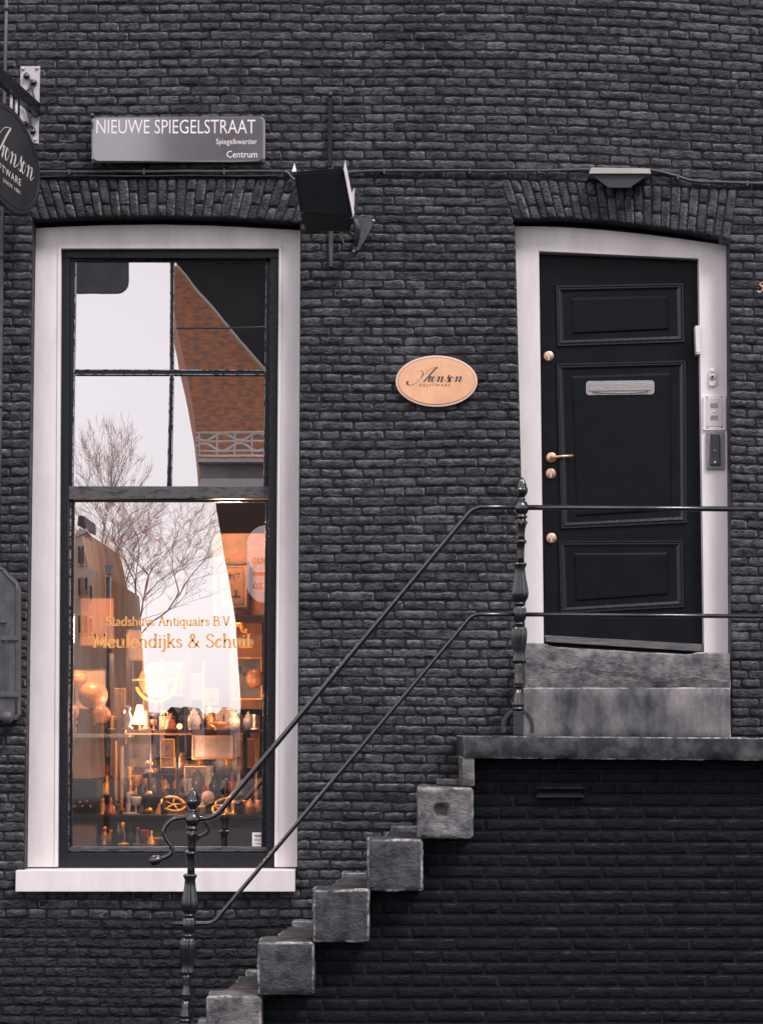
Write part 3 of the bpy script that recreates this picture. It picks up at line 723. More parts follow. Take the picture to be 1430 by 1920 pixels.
# ------------------------------------------------------------------ the stoop
YS = -1.20; YW = -1.04
stoop = thing('stoop', (U(1000, 1900, -1).x, -1, 0), 'dark brick stoop with weathered bluestone landing and blocky steps climbing to the black door', 'stoop')
rs = random.Random(5)
def sblock(name, m, x0, y0, x1, y1, Yf, Yb, r=.012, amp=.004, seed=0, lab=None, slope=0):
    a, c = U(x0, y0, Yf), U(x1, y1, Yf); b = MB()
    wp = (lambda p: (p.x, p.y, p.z - slope * (p.x - a.x))) if slope else None
    rblock(b, a.x, Yf, c.z, c.x, Yb, a.z, r, .04, amp, 9, wp, seed)
    return tag(b.build(name, m, stoop), lab)
sblock('landing_slab', M['stonedark'], 868, 1379, 1900, 1422, YS, -.012, .008, .003, 1, slope=.008)
sblock('landing_bracket', M['stonelight'], 867, 1419.5, 889, 1474, YS + .01, -.5, .006, .003, 2)
blocks = [(783, 1475, 888, 1573), (687, 1571, 793, 1672), (586, 1666, 693, 1768), (482, 1764, 590, 1867), (386, 1865, 490, 1965), (286, 1964, 390, 2064)]
hole = U(827, 1520, YS)
def dimple(p):      # square socket worn into the face of the top block
    if p.y > YS + .05: return p
    d = (abs((p.x - hole.x) / .038) ** 4 + abs((p.z - hole.z) / .034) ** 4) ** .25
    return (p.x, p.y + .045 * max(0, min(1, (1.05 - d) / .3)) - .005 * math.exp(-((d - 1.2) / .2) ** 2), p.z)
for i, (x0, y0, x1, y1) in enumerate(blocks):
    a, c = U(x0, y0, YS), U(x1, y1, YS)
    b = MB(); rblock(b, a.x, YS, c.z, c.x, YS + .30, a.z - .004, .017, .03 if i else .012, .006, 9, None if i else dimple, 10 + i)
    tag(b.build('step_block', M['stonelight'] if i in (0, 4) else M['stone'], stoop), ['top step block, with a square socket hole in its face'][i] if i == 0 else None)
    # the tread running back to the wall, worn hollow
    zt = a.z - .006; x0t = a.x + .10
    def wp(p, x0t=x0t, zt=zt, a=a):
        k = (p.y - (YS + .30)) / (-.012 - YS - .30)
        z = p.z - (.012 * math.sin(math.pi * min(1, max(0, k))) if p.z > zt - .05 else 0)
        return (p.x + (.05 * k if p.x < x0t + .05 else 0) - (.03 if p.x < x0t + .05 else 0), p.y, z)
    b = MB(); rblock(b, x0t, YS + .304, c.z + .05, c.x + .12, -.14, zt, .012, .06, .006, 7, wp, 20 + i)
    b.build('tread', M['stone'], stoop)
    b = MB(); rblock(b, a.x + .125 + .006 * i, -.136, zt - .05, c.x + .12, -.012, zt + .026, .010, .04, .003, 9, None, 30 + i)
    b.build('wall_curb', M['stonelight'], stoop)
b = MB(); a, c = U(950, 400, .35), U(1385, 1240, .35); b.box((a.x, .30, c.z - .3), (c.x, .34, a.z)); b.build('hall_wall', M['black'], house)
# two door steps
sblock('door_step', M['stonestreak'], 981, 1289, 1370, 1384, -.72, -.012, .010, .003, 41)
a, c = U(984, 1224, -.30), U(1369, 1293, -.30)
def tw(p):
    px, py = toPx(p); 
    if p.z < a.z - .06: return (p.x, p.y, p.z)
    dz = float(np.interp(px, [980, 1022, 1040, 1290, 1302, 1370], [1205, 1206, 1212.5, 1227, 1223.5, 1223]))
    return (p.x, p.y, p.z + (U(px, dz, -.30).z - a.z))
b = MB(); rblock(b, a.x, -.30, c.z, c.x, .20, a.z, .010, .035, .004, 9, tw, 42); b.build('threshold_stone', M['stonelight'], stoop)
b = MB(); cp = catmull([(984, 1243), (1010, 1246), (1040, 1256), (1070, 1255), (1090, 1253), (1120, 1258), (1160, 1261), (1190, 1265), (1215, 1273), (1240, 1277), (1262, 1276), (1300, 1272), (1330, 1277), (1366, 1280)], 6)
rr = random.Random(9); pts = [(lambda p: (p.x, p.z))(U(x, y + rr.gauss(0, .9), -.3045)) for x, y in cp]
b.ribbon(pts, [.004 + .008 * abs(rr.gauss(0, .8)) * (1 if 20 < i < 75 else .4) for i in range(len(pts))], lambda x, z: (x, -.3085, z))
b.build('crack', M['ink'], stoop, fix=False)
# stoop brick wall
sb = []; smor = MB(); SP = .0634; zl = U(1000, 1424, YW).z; rb2 = random.Random(8)
n = int(zl / SP) + 1
def left_edge(z):
    py = toPx((0, YW, z))[1]
    for (x0, y0, x1, y1) in blocks:
        if py < y1 + 2: return U(x1 - 62 if x1 < 880 else 872, py, YW).x
    return U(300, py, YW).x
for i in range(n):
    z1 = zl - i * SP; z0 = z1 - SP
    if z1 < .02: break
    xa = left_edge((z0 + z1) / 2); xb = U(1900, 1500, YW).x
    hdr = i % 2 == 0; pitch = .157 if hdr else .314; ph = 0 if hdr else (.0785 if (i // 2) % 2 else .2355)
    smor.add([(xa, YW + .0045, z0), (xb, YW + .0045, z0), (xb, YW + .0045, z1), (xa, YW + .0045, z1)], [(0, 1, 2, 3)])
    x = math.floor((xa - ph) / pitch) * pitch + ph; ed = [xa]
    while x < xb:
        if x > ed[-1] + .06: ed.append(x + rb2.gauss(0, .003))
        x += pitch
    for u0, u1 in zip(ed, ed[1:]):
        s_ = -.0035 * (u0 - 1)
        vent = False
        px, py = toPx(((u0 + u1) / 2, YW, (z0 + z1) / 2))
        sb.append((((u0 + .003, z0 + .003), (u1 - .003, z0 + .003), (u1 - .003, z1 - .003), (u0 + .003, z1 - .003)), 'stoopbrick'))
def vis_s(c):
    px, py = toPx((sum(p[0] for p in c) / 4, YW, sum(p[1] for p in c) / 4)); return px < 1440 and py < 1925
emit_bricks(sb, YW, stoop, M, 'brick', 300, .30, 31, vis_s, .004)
smor.build('mortar_joints', M['stoopmortar'], stoop, fix=False)
b = MB(); zt = U(1000, 1422, YW).z
b.box((U(872, 1500, YW).x + .02, YW + .03, 0), (U(1900, 1500, YW).x, -.02, zt - .01)); b.build('core', M['stoopmortar'], stoop)
vt = empty('vent', U(1050, 1495, YW), stoop)
for y0 in (1468, 1484):
    b = MB(); A = q([(1004, y0 + 11), (1095, y0 + 11), (1088, y0), (1011, y0)], YW - .04)
    T_ = q([(1010, y0 + 1), (1090, y0 + 1), (1088, y0 - 1), (1011, y0 - 1)], YW - .002)
    z0, z1 = A[0][1], A[2][1]
    b.add([(A[0][0], YW - .045, z0), (A[1][0], YW - .045, z0), (A[2][0], YW - .002, z1), (A[3][0], YW - .002, z1), (A[0][0], YW - .002, z0 - .004), (A[1][0], YW - .002, z0 - .004)],
          [(0, 1, 2, 3), (0, 3, 4), (1, 5, 2), (0, 4, 5, 1)])
    b.build('vent_hood', mat('black_vent_paint', (.02, .021, .026), .45, .3, 20, .001, 60, spec=.3), vt)

# ------------------------------------------------------------------ railing
YR = -1.10; SR = F / (14 + YR)
rail = thing('stair_railing', U(362, 1920, YR), 'black cast iron stair railing with two ornamental posts and sloping handrails', 'railing')
def prof(P, py0, yb):  # [(py, rpx)] to lathe profile (bottom up) about base z
    return [(U(715, y, YR).z - yb, max(r, .01) / SR) for y, r in sorted(P, reverse=True)]
def petals(n, a): return lambda i, h, t: 1 + a * abs(math.cos(n * t / 2)) ** .6 - a * .5
def post(px, pxb, dy, base):
    pst = empty('railing_post', U(pxb, base, YR), rail)
    cx = lambda py: U(px + (pxb - px) * (py - dy - 895) / 500, py, YR).x
    def seg(name, P, mod=None, n=24, par=pst):
        P = [(y + dy, r) for y, r in P]; b = MB(); z0 = U(715, P[-1][0], YR).z
        ym = sum(p[0] for p in P) / len(P)
        b.lathe(prof(P, 0, z0), (cx(ym), YR, z0), n, 'z', mod); return b.build(name, M['iron'], par)
    # finial: pineapple with pointed scales
    def pine(i, h, t): return 1 + .16 * math.sin(5 * t + i * 1.7) * math.sin(i * 1.9 + .4)
    seg('finial', [(894, .5), (897, 4), (901, 6.5), (905, 8), (909, 9), (913, 10), (917, 10.6), (921, 10), (925, 8.4), (929, 6), (933, 5)], pine, 30)
    seg('finial_leaf_cup', [(914, 10.5), (920, 11.2), (926, 9.5), (932, 6)], lambda i, h, t: 1 + .13 * math.cos(6 * t), 36)
    b = MB()
    seg('ball', [(932, 5), (935, 8), (937, 8.5), (938, 7), (939, 8), (943, 11.5), (948, 14), (953, 14.8), (958, 14), (963, 11), (966, 9), (967, 11), (969, 12), (971, 11.5), (972, 9)])
    seg('leaf_collar', [(971, 8), (975, 8.5), (981, 11.5), (983, 10.5), (992, 8), (1005, 7), (1012, 7.5)], lambda i, h, t: 1 + (.18 if i > 3 else .05) * math.cos(6 * t), 36)
    seg('turned_ring', [(1011, 7), (1013, 10.5), (1015, 11.5), (1018, 11), (1020, 8.5), (1030, 7.5), (1045, 7), (1058, 7)])
    seg('leaf_bulb', [(1054, 7), (1057, 11), (1059, 10.5), (1066, 8), (1078, 9), (1090, 10.5), (1102, 12.4), (1112, 13.4), (1120, 12.6), (1126, 10), (1130, 8)], lambda i, h, t: 1 + .2 * math.cos(8 * t), 48)
    seg('turned_ring', [(1129, 8), (1130, 10.5), (1132, 11.5), (1134, 10.5), (1136, 8)])
    seg('ribbed_knop', [(1135, 7), (1139, 10), (1146, 11.5), (1154, 11.5), (1161, 10), (1166, 7)], lambda i, h, t: 1 + .14 * math.cos(10 * t), 50)
    seg('turned_ring', [(1166, 7), (1168, 10), (1170, 11), (1172, 10), (1174, 8)])
    seg('leaf_bulb', [(1174, 9), (1179, 12), (1186, 13.2), (1196, 12.8), (1208, 11.6), (1220, 10), (1230, 9), (1237, 10.5), (1242, 11.5), (1244, 8)], lambda i, h, t: 1 + .18 * math.cos(8 * t), 48)
    seg('baluster_neck', [(1243, 8), (1248, 8.5), (1262, 7.5), (1272, 8), (1279, 10), (1283, 10.5), (1285, 9), (1287, 10), (1289, 9), (1290, 7)])
    seg('leaf_collar', [(1290, 7), (1305, 7), (1314, 8), (1320, 10.5), (1324, 10), (1326, 8)], lambda i, h, t: 1 + .12 * math.cos(6 * t), 36)
    seg('base_ring', [(1325, 9), (1327, 12), (1331, 12), (1333, 8)])
    a, c = U(pxb - 8, 1333 + dy, YR), U(pxb + 8, base, YR)
    b = MB(); b.box((a.x, YR - .022, c.z), (c.x, YR + .022, a.z)); b.build('square_foot', M['iron'], pst, .004)
    for s in (-1, 1):
        path = [U(pxb + s * x, 1332 + dy + y, YR) for x, y in ((8, 2), (14, 4), (20, 10), (25, 19), (27, 30), (26, 42))]
        b = MB(); vs = []
        P = [Vector(p) for p in catmull([tuple(p) for p in path], 4)]
        for i, p in enumerate(P):
            d = (P[min(i + 1, len(P) - 1)] - P[max(0, i - 1)]).normalized(); nn = Vector((d.z, 0, -d.x)) * .011
            for e in ((nn.x, -.013, nn.z), (nn.x, .013, nn.z), (-nn.x, .013, -nn.z), (-nn.x, -.013, -nn.z)): vs.append((p.x + e[0], YR + e[1], p.z + e[2]))
        m_ = len(P)
        b.add(vs, [(i * 4 + k, i * 4 + (k + 1) % 4, i * 4 + 4 + (k + 1) % 4, i * 4 + 4 + k) for i in range(m_ - 1) for k in range(4)] + [(0, 1, 2, 3), (m_ * 4 - 1, m_ * 4 - 2, m_ * 4 - 3, m_ * 4 - 4)])
        b.build('scroll_foot', M['iron'], pst, .003)
    return pst
tag(post(977, 970, 0, 1378.5), 'upper ornamental post standing on the landing')
tag(post(363, 346, 584, 1965), 'lower ornamental post at the foot of the steps')
def railtube(name, pts, r, n=12, lab=None, k=6):
    P = [U(a, c, YR) for a, c in pts]
    b = MB(); b.tube([Vector(p) for p in catmull([tuple(p) for p in P], k)], r, n); return tag(b.build(name, M['iron'], rail), lab)
def corner(a, c, e, r=14):
    A, Cc, E = Vector(a), Vector(c), Vector(e); u = (A - Cc).normalized(); v = (E - Cc).normalized()
    return [tuple(Cc + u * r), tuple(Cc + u * r * .35 + v * r * .35), tuple(Cc + v * r)]
def seg_path(P, r=14):
    out = [P[0]]
    for i in range(1, len(P) - 1):
        a, b_, c = corner(P[i - 1], P[i], P[i + 1], r); out += [a, ((a[0] + b_[0] * 2 + 0) / 3, (a[1] + b_[1] * 2) / 3), b_, ((c[0] + b_[0] * 2) / 3, (c[1] + b_[1] * 2) / 3), c]
    return out + [P[-1]]
def rt2(name, pts, r, lab=None, rc=18):
    P = [U(a, c, YR) for a, c in seg_path(pts, rc)]; b = MB(); b.tube(P, r, 12); return tag(b.build(name, M['iron'], rail), lab)
rt2('handrail', [(975, 951), (888, 951), (403, 1533), (361, 1537)], .0145, 'sloping top handrail', 12)
rt2('midrail', [(970, 1152), (886, 1152), (399, 1732), (325, 1732)], .0115, 'sloping lower rail', 9)
rt2('handrail', [(978, 951.5), (1460, 955)], .014, 'level top handrail across the door')
rt2('midrail', [(973, 1152), (1460, 1156)], .0115, 'level lower rail across the door')
b = MB(); cpts = catmull([(361, 1533), (345, 1533), (325, 1537), (312, 1548), (308, 1562), (314, 1576), (322, 1588), (321, 1600), (311, 1607), (300, 1611)], 5)
b.tube([U(x, y, YR) for x, y in cpts], [.0125] * 30 + [.0125 - .002 * (i / (len(cpts) - 30)) for i in range(len(cpts) - 30)], 12); sc_ = b.build('rail_scroll', M['iron'], rail)
b = MB(); kp = [(304, 1609), (299, 1611), (293, 1613), (287, 1614), (282, 1613), (279.5, 1612)]
b.tube([U(x, y, YR) for x, y in kp], [.011, .019, .025, .026, .019, .004], 16); b.build('knob', M['iron'], sc_)

# ------------------------------------------------------------------ street name sign
sg = thing('street_sign', U(333, 304, -.03), 'grey enamel street name plate above the shop window, reading NIEUWE SPIEGELSTRAAT', 'street sign')
SYAW = R(2.45); sx0 = U(333, 260, -.045).x
def sy(x): return -.045 + math.tan(SYAW) * (x - sx0)
def signpts(P, dy): 
    o = []
    for a, c in P:
        p = U(a, c, -.045); o.append((p.x, sy(p.x) + dy, p.z))
    return o
outer = rrect(173, 221, 497, 307, 9, -.014); 
b = MB(); n = len(outer); inn = [(333 + (a - 333) * .975, 262 + (c - 262) * .93) for a, c in outer]
V0 = signpts(outer, .008); V1 = signpts(outer, .0); V2 = signpts(inn, -.012)
b.add(V0 + V1 + V2, [(i, (i + 1) % n, n + (i + 1) % n, n + i) for i in range(n)] + [(n + i, n + (i + 1) % n, 2 * n + (i + 1) % n, 2 * n + i) for i in range(n)] + [tuple(range(2 * n, 3 * n))])
b.build('enamel_plate', M['enamel'], sg)
def TS(px, py):
    o = U(px, py, -.058); return lambda a, c: (o.x + a, sy(o.x + a) - .0135, o.z + c + .012 * a)
PS = F / 13.95
for s, px, py, h, wd, off in (('NIEUWE SPIEGELSTRAAT', 182, 252, 27, 302, -.004), ('Spiegelkwartier', 405, 269.5, 10.5, 78, 0), ('Centrum', 425, 294.5, 13, 58, 0)):
    b = MB(); text_mesh(b, s, TS(px, py), h / PS, wd / PS, 1.0, off); b.build('lettering', M['enwhite'], sg, fix=False)
for p in ((174, 218), (492, 217), (177, 306), (493, 302)):
    b = MB(); c = U(*p, -.03); b.lathe([(.028, .014), (-.004, .014), (-.012, .008), (-.013, .0001)], (c.x, sy(c.x) + .012, c.z), 12, 'y'); b.build('fixing_lug', M['greyiron'], sg)

# ------------------------------------------------------------------ oval copper plate
ov = thing('oval_plate', U(818, 714, 0), 'oval copper name plate on the dark brick between window and door', 'name plate')
def oval(px, py, rx, ry, n=56): return [(px + rx * math.cos(2 * math.pi * i / n), py + ry * math.sin(2 * math.pi * i / n)) for i in range(n)]
b = MB(); b.prism(q(oval(818, 714.5, 76.5, 48), -.03), -.03, .005); b.build('rim', M['copperrim'], ov, .002)
b = MB(); b.prism(q(oval(818, 714.5, 72.5, 44.2), -.0325), -.0325, -.0302); b.build('groove', M['ink'], ov)
b = MB(); b.prism(q(oval(818, 714.5, 71.8, 43.5), -.034), -.034, -.0327); b.build('copper_face', M['copper'], ov)
def TP(px, py, Y): 
    o = U(px, py, Y); return lambda a, c: (o.x + a, Y, o.z + c)
b = MB(); script_text(b, TP(762, 716, -.0352), 28.5 / PS, 107 / PS, .082); b.build('script_name', M['ink'], ov, fix=False)
b = MB(); text_mesh(b, 'DELFTWARE', TP(786, 724.5, -.0352), 5 / PS, 58 / PS, 1.5); b.build('lettering', M['ink'], ov, fix=False)

# ------------------------------------------------------------------ hanging oval sign with bracket
hs_ = thing('hanging_sign', U(16, 297, -.7), 'black oval hanging sign with cream lettering on an iron bracket, at the upper left', 'hanging sign')
hc = U(16, 297, -.72); dv = Vector((-.14, -.99, 0)).normalized(); nv = Vector((dv.y, -dv.x, 0))
if nv.dot(Vector((0, CAMY, EYE)) - hc) < 0: nv = -nv
def TH(a, c, o=0.0):  # a: toward the wall positive
    return hc - dv * a + Vector((0, 0, c)) + nv * o
b = MB(); n = 56; ell = [(.60 * math.cos(2 * math.pi * i / n), .29 * math.sin(2 * math.pi * i / n)) for i in range(n)]
b.add([TH(x, z, .014) for x, z in ell] + [TH(x, z, -.014) for x, z in ell], [tuple(range(n)), tuple(range(2 * n - 1, n - 1, -1))] + [(i, i + n, (i + 1) % n + n, (i + 1) % n) for i in range(n)])
b.build('board', M['signblack'], hs_, .002)
b = MB(); b.tube([TH(x * .93, z * .9, .015) for x, z in ell + [ell[0]]], .0025, 6, False); b.build('edge_line', M['ink'], hs_)
b = MB(); script_text(b, lambda a, c: TH(a - .56, c - .03, .0155), .20, 1.02, .082); b.build('script_name', M['cream'], hs_, fix=False)
b = MB(); text_mesh(b, 'DELFTWARE', lambda a, c: TH(a - .42, c - .115, .0155), .040, .62, 1.25, .012); b.build('lettering', M['cream'], hs_, fix=False)
b = MB(); text_mesh(b, 'SINDS 1881', lambda a, c: TH(a - .14, c - .165, .0155), .021, .33, 1.2, .006); b.build('lettering', M['cream'], hs_, fix=False)
wp_ = q([(39, 124), (75.5, 124), (72, 268), (64, 268)], -.012)
b = MB(); b.prism(q([(39, 124), (75.5, 124), (72.5, 269), (37, 266)], -.014), -.014, .01); b.build('wall_plate', M['zinc'], hs_, .002)
for p in ((44, 129), (70, 128), (66, 262), (43, 261)):
    b = MB(); b.lathe([(0, .011), (-.006, .010), (-.011, .005), (-.012, .0001)], U(*p, -.015), 12, 'y'); b.build('bolt', M['zinc'], hs_)
def scroll(P, r, nm='scroll'):
    b = MB(); C_ = catmull(P, 5); b.tube([U(x, y, -.03) for x, y in C_], r, 8)
    b.sphere(U(*P[0], -.03), .019, 12); b.build(nm, M['iron'], hs_)
scroll([(50, 143), (49, 137), (54, 142), (57, 156), (61, 170), (67, 195)], .0055); scroll([(64, 155), (60, 150), (57, 158), (56, 166), (49, 172)], .0055)
scroll([(62, 247), (65, 241), (58, 236), (56, 225), (58, 218), (66, 217)], .0055); scroll([(47, 233), (50, 240), (55, 232), (53, 214), (46, 200), (40, 197)], .0055)
arm0 = U(70, 207, -.02); b = MB()
az = hc.z + .36
p0 = Vector((arm0.x, -.02, arm0.z)); p1 = p0 + dv * 1.35
b.add([p0 + nv * s * .022 + Vector((0, 0, zz)) for s in (-1, 1) for zz in (-.04, .04)] + [p1 + nv * s * .022 + Vector((0, 0, zz)) for s in (-1, 1) for zz in (-.04, .04)],
      [(0, 1, 3, 2), (4, 5, 7, 6), (0, 1, 5, 4), (2, 3, 7, 6), (0, 2, 6, 4), (1, 3, 7, 5)]); b.build('arm', M['iron'], hs_, .003)
for s in (.42, .52):
    pp = p0 + dv * s; b = MB(); bt = hc.z + .29 * math.sqrt(max(0, 1 - ((s - .70) / .6) ** 2)) - .02
    b.tube([pp + Vector((0, 0, -.03)), Vector((pp.x, pp.y, bt))], .008, 8); b.build('hanger_rod', M['zinc'], hs_)

# ------------------------------------------------------------------ floodlight, anchor bar, cable, over-door lamp, pipe, cabinet
fl = thing('floodlight', U(610, 370, -.2), 'black tilted floodlight with flared side wings at the upper right corner of the window', 'floodlight')
A3 = [U(551, 322, -.42), U(646, 314, -.42), U(663, 412, -.30), U(563, 402, -.30)]
A4 = [U(556, 330, -.30), U(640, 320, -.30), U(655, 432, -.17), U(575, 436, -.17)]
def onplane(px, py, a, b_, c):      # point of the plane abc seen at px,py
    n = (b_ - a).cross(c - a); d = ray(px, py); o = Vector((0, CAMY, EYE)); return o + d * ((a - o).dot(n) / d.dot(n))
A3[2] = onplane(663, 412, A3[0], A3[1], A3[3]); A4[2] = onplane(655, 432, A3[3], A3[2], A4[3])
b = MB(); b.add(A3 + A4, [(0, 1, 2, 3), (7, 6, 5, 4), (0, 4, 5, 1), (1, 5, 6, 2), (2, 6, 7, 3), (3, 7, 4, 0)]); b.build('lamp_body', mat('matt_black_lamp', (.011, .012, .017), .6, .2, 10), fl, .003)
fn_ = (A3[1] - A3[0]).cross(A3[3] - A3[0]).normalized(); fn_ = fn_ if fn_.y < 0 else -fn_
gl_ = [A3[i].lerp(sum(A3, Vector()) / 4, .13) + fn_ * .006 for i in range(4)]
b = MB(); b.add(gl_ + [p - fn_ * .004 for p in gl_], [(0, 1, 2, 3), (7, 6, 5, 4), (0, 4, 5, 1), (1, 5, 6, 2), (2, 6, 7, 3), (3, 7, 4, 0)]); b.build('glass_front', M['plastic'], fl)
for i in range(4):
    b = MB(); b.sphere(A3[i].lerp(sum(A3, Vector()) / 4, .07) + fn_ * .002, .006, 8); b.build('screw', M['greyiron'], fl)
b = MB(); b.tube([Vector(p) for p in catmull([tuple(U(650, 425, -.18)), tuple(U(664, 452, -.12)), tuple(U(652, 462, -.06)), tuple(U(640, 440, -.03)), tuple(U(636, 340, -.02))], 6)], .005, 6); b.build('lead', M['cable'], fl)
def thin(name, P, m, th=.004):
    b = MB(); n = len(P); P = [Vector(p) for p in P]; nn = (P[1] - P[0]).cross(P[2] - P[0]).normalized() * th
    b.add(P + [p + nn for p in P], [tuple(range(n)), tuple(range(2 * n - 1, n - 1, -1))] + [(i, i + n, (i + 1) % n + n, (i + 1) % n) for i in range(n)]); return b.build(name, m, fl)
thin('side_wing', [U(547, 322, -.44), U(552, 305, -.40), U(556, 321, -.43)], M['alu'])
thin('side_wing', [U(644, 316, -.43), U(647, 299, -.43), U(653, 330, -.43), U(659, 362, -.43), U(664, 398, -.43), U(662, 408, -.43)], M['alu'])
thin('side_wing', [U(658, 363, -.34), U(665, 351, -.34), U(664, 382, -.34), U(662, 404, -.34)], M['alu'])
thin('side_wing', [U(664, 370, -.27), U(674, 366, -.22), U(664, 412, -.2), U(660, 410, -.24)], M['greyiron'])
b = MB(); b.prism(q([(672, 408), (703, 412), (690, 440), (672, 470), (660, 470), (664, 440)], -.03), -.03, .004); b.build('wall_plate', M['greyiron'], fl, .002)
b = MB(); b.tube([U(664, 410, -.22), U(671, 430, -.20), U(669, 448, -.14), U(667, 460, -.05)], [.016, .020, .014, .012], 10); b.tube([U(640, 430, -.18), U(662, 440, -.13), U(672, 446, -.04)], .012, 8); b.build('knuckle', M['greyiron'], fl)
for p in ((700, 414), (663, 471)):
    b = MB(); b.lathe([(0, .009), (-.007, .008), (-.009, .0001)], U(*p, -.03), 10, 'y'); b.build('bolt', M['zinc'], fl)
an = thing('wall_anchor', U(620, 340, 0), 'long vertical iron wall anchor bar running behind the floodlight', 'wall anchor')
b = MB(); b.prism(q([(615.5, 184), (623.5, 184), (622.5, 312), (615, 312)], -.035), -.035, .005); b.build('bar', M['black'], an, .004)
b = MB(); b.prism(q([(616, 430), (624, 430), (624, 500), (617, 500)], -.03), -.03, .005); b.build('bar', M['greyiron'], an, .004)
b = MB(); b.prism(q([(615, 310), (625, 310), (625, 434), (615, 434)], -.02), -.02, .005); b.build('bar', M['greyiron'], an, .004)
b = MB(); b.lathe([(.02, .012), (-.01, .012), (-.016, .006), (-.017, .0001)], U(619.5, 177, -.02), 14, 'y'); b.build('pin_head', M['greyiron'], an)
cb = thing('wall_cable', U(800, 325, -.02), 'long dark cable clipped along the facade above the window and door', 'cable')
cpath = [(-60, 323), (60, 323), (200, 322), (400, 321.5), (520, 321.5), (538, 323), (548, 334), (560, 338), (600, 335), (650, 324), (700, 321), (850, 320), (960, 320.5), (1050, 319), (1110, 318), (1180, 317), (1222, 320), (1260, 328), (1300, 339), (1350, 342), (1480, 345)]
b = MB(); b.tube([U(x, y + .4 * math.sin(x * .05), -.022) for x, y in catmull(cpath, 6)], .0095, 10); b.build('cable_run', M['cable'], cb)
b = MB(); b.tube([U(x, y + 8 + .6 * math.sin(x * .031), -.012) for x, y in catmull([p for p in cpath if p[0] < 530], 6)], .006, 8); b.build('second_run', M['cable'], cb)
for x in (130, 270, 420, 720, 880, 1010, 1270, 1400):
    y = float(np.interp(x, [p[0] for p in cpath], [p[1] for p in cpath]))
    b = MB(); b.prism(q(rect(x - 1.5, y - 5, x + 1.5, y + 5), -.035), -.035, .004); b.build('clip', M['greyiron'], cb, .001)
ol = thing('door_lamp', U(1162, 350, -.05), 'wedge shaped lamp with a pale top rim above the black door', 'wall lamp')
b = MB(); A = q([(1104, 326), (1218, 326), (1180, 353), (1140, 353)], -.10)
B_ = q([(1109, 326), (1213, 326), (1178, 350), (1143, 350)], .004)
b.prism(A, -.11, .006, B_); b.build('housing', mat('dark_lamp_housing', (.03, .031, .038), .5, .2), ol, .003)
b = MB(); b.prism(q([(1108, 314), (1217, 316), (1220, 325.5), (1103, 325.5)], -.13), -.13, .006); b.build('top_rim', mat('pale_lamp_rim', (.42, .39, .385), .5, .1), ol, .003)
dp = thing('downpipe', U(8, 1000, -.04), 'thin grey vertical pipe on the facade at the far left edge', 'pipe')
b = MB(); b.tube([U(14, -60, -.045), U(11, 100, -.045), U(6, 300, -.045), U(4, 500, -.045), U(1, 800, -.045), U(-2, 1050, -.045)], .011, 10); b.build('pipe_run', M['greyiron'], dp)
for y in (15, 480, 760):
    b = MB(); b.lathe([(-.015, .017), (.015, .017)], U(float(np.interp(y, [0, 300, 1050], [13, 6, -2])), y, -.045), 12); b.build('pipe_clip', M['greyiron'], dp)
cbn = thing('wall_cabinet', U(0, 1350, -.08), 'dark grey metal wall cabinet with rounded shoulders and strap hinges at the left edge', 'cabinet')
YC = -.10
P = [(-70, 1062), (0, 1062), (8, 1066), (16, 1076), (26, 1084), (33, 1093), (36.5, 1106), (36, 1340), (30, 1350), (-70, 1350)]
b = MB(); b.prism(q(P, YC), YC, .01); b.build('cabinet_body', M['greyiron'], cbn, .006)
b = MB(); b.tube([U(x, y, YC - .002) for x, y in catmull([(-70, 1067), (0, 1067), (7, 1071), (15, 1081), (24, 1089), (29, 1098), (31.5, 1110), (31, 1338)], 4)], .006, 8); b.build('edge_bead', M['greyiron'], cbn)
for y in (1193, 1299):
    b = MB(); b.prism(q(rect(1, y, 35, y + 8), YC - .014), YC - .014, YC - .0005); b.build('strap_hinge', M['greyiron'], cbn, .002)
for x in (1, 12):
    b = MB(); b.prism(q(rect(x, 1172, x + 2.6, 1292), YC - .01), YC - .01, YC - .0005); b.build('rib', M['greyiron'], cbn, .001)
b = MB(); b.prism(q([(0, 1160), (6, 1155), (12, 1164), (12, 1168), (0, 1168)], YC - .018), YC - .018, YC - .0005); b.build('hasp', M['greyiron'], cbn, .002)
b = MB(); c = U(20, 1345, -.13); b.lathe([(-.03, .035), (.06, .035)], U(14, 1345, -.12), 16, 'y'); b.build('conduit_end', M['greyiron'], cbn)
hn = thing('house_number', U(1428, 540, -.01), 'brass script house number at the right edge of the photo', 'house number')
b = MB(); b.tube([U(x, y, -.03) for x, y in catmull([(1419, 546), (1424, 548), (1430, 540), (1423, 533), (1430, 529), (1438, 522), (1446, 528), (1437, 536), (1450, 545), (1440, 556)], 5)], .0045, 8); b.build('numeral', M['brass'], hn)
vp = thing('wall_scar', U(1000, 60, 0), 'x', 'x'); bpy.data.objects.remove(vp)

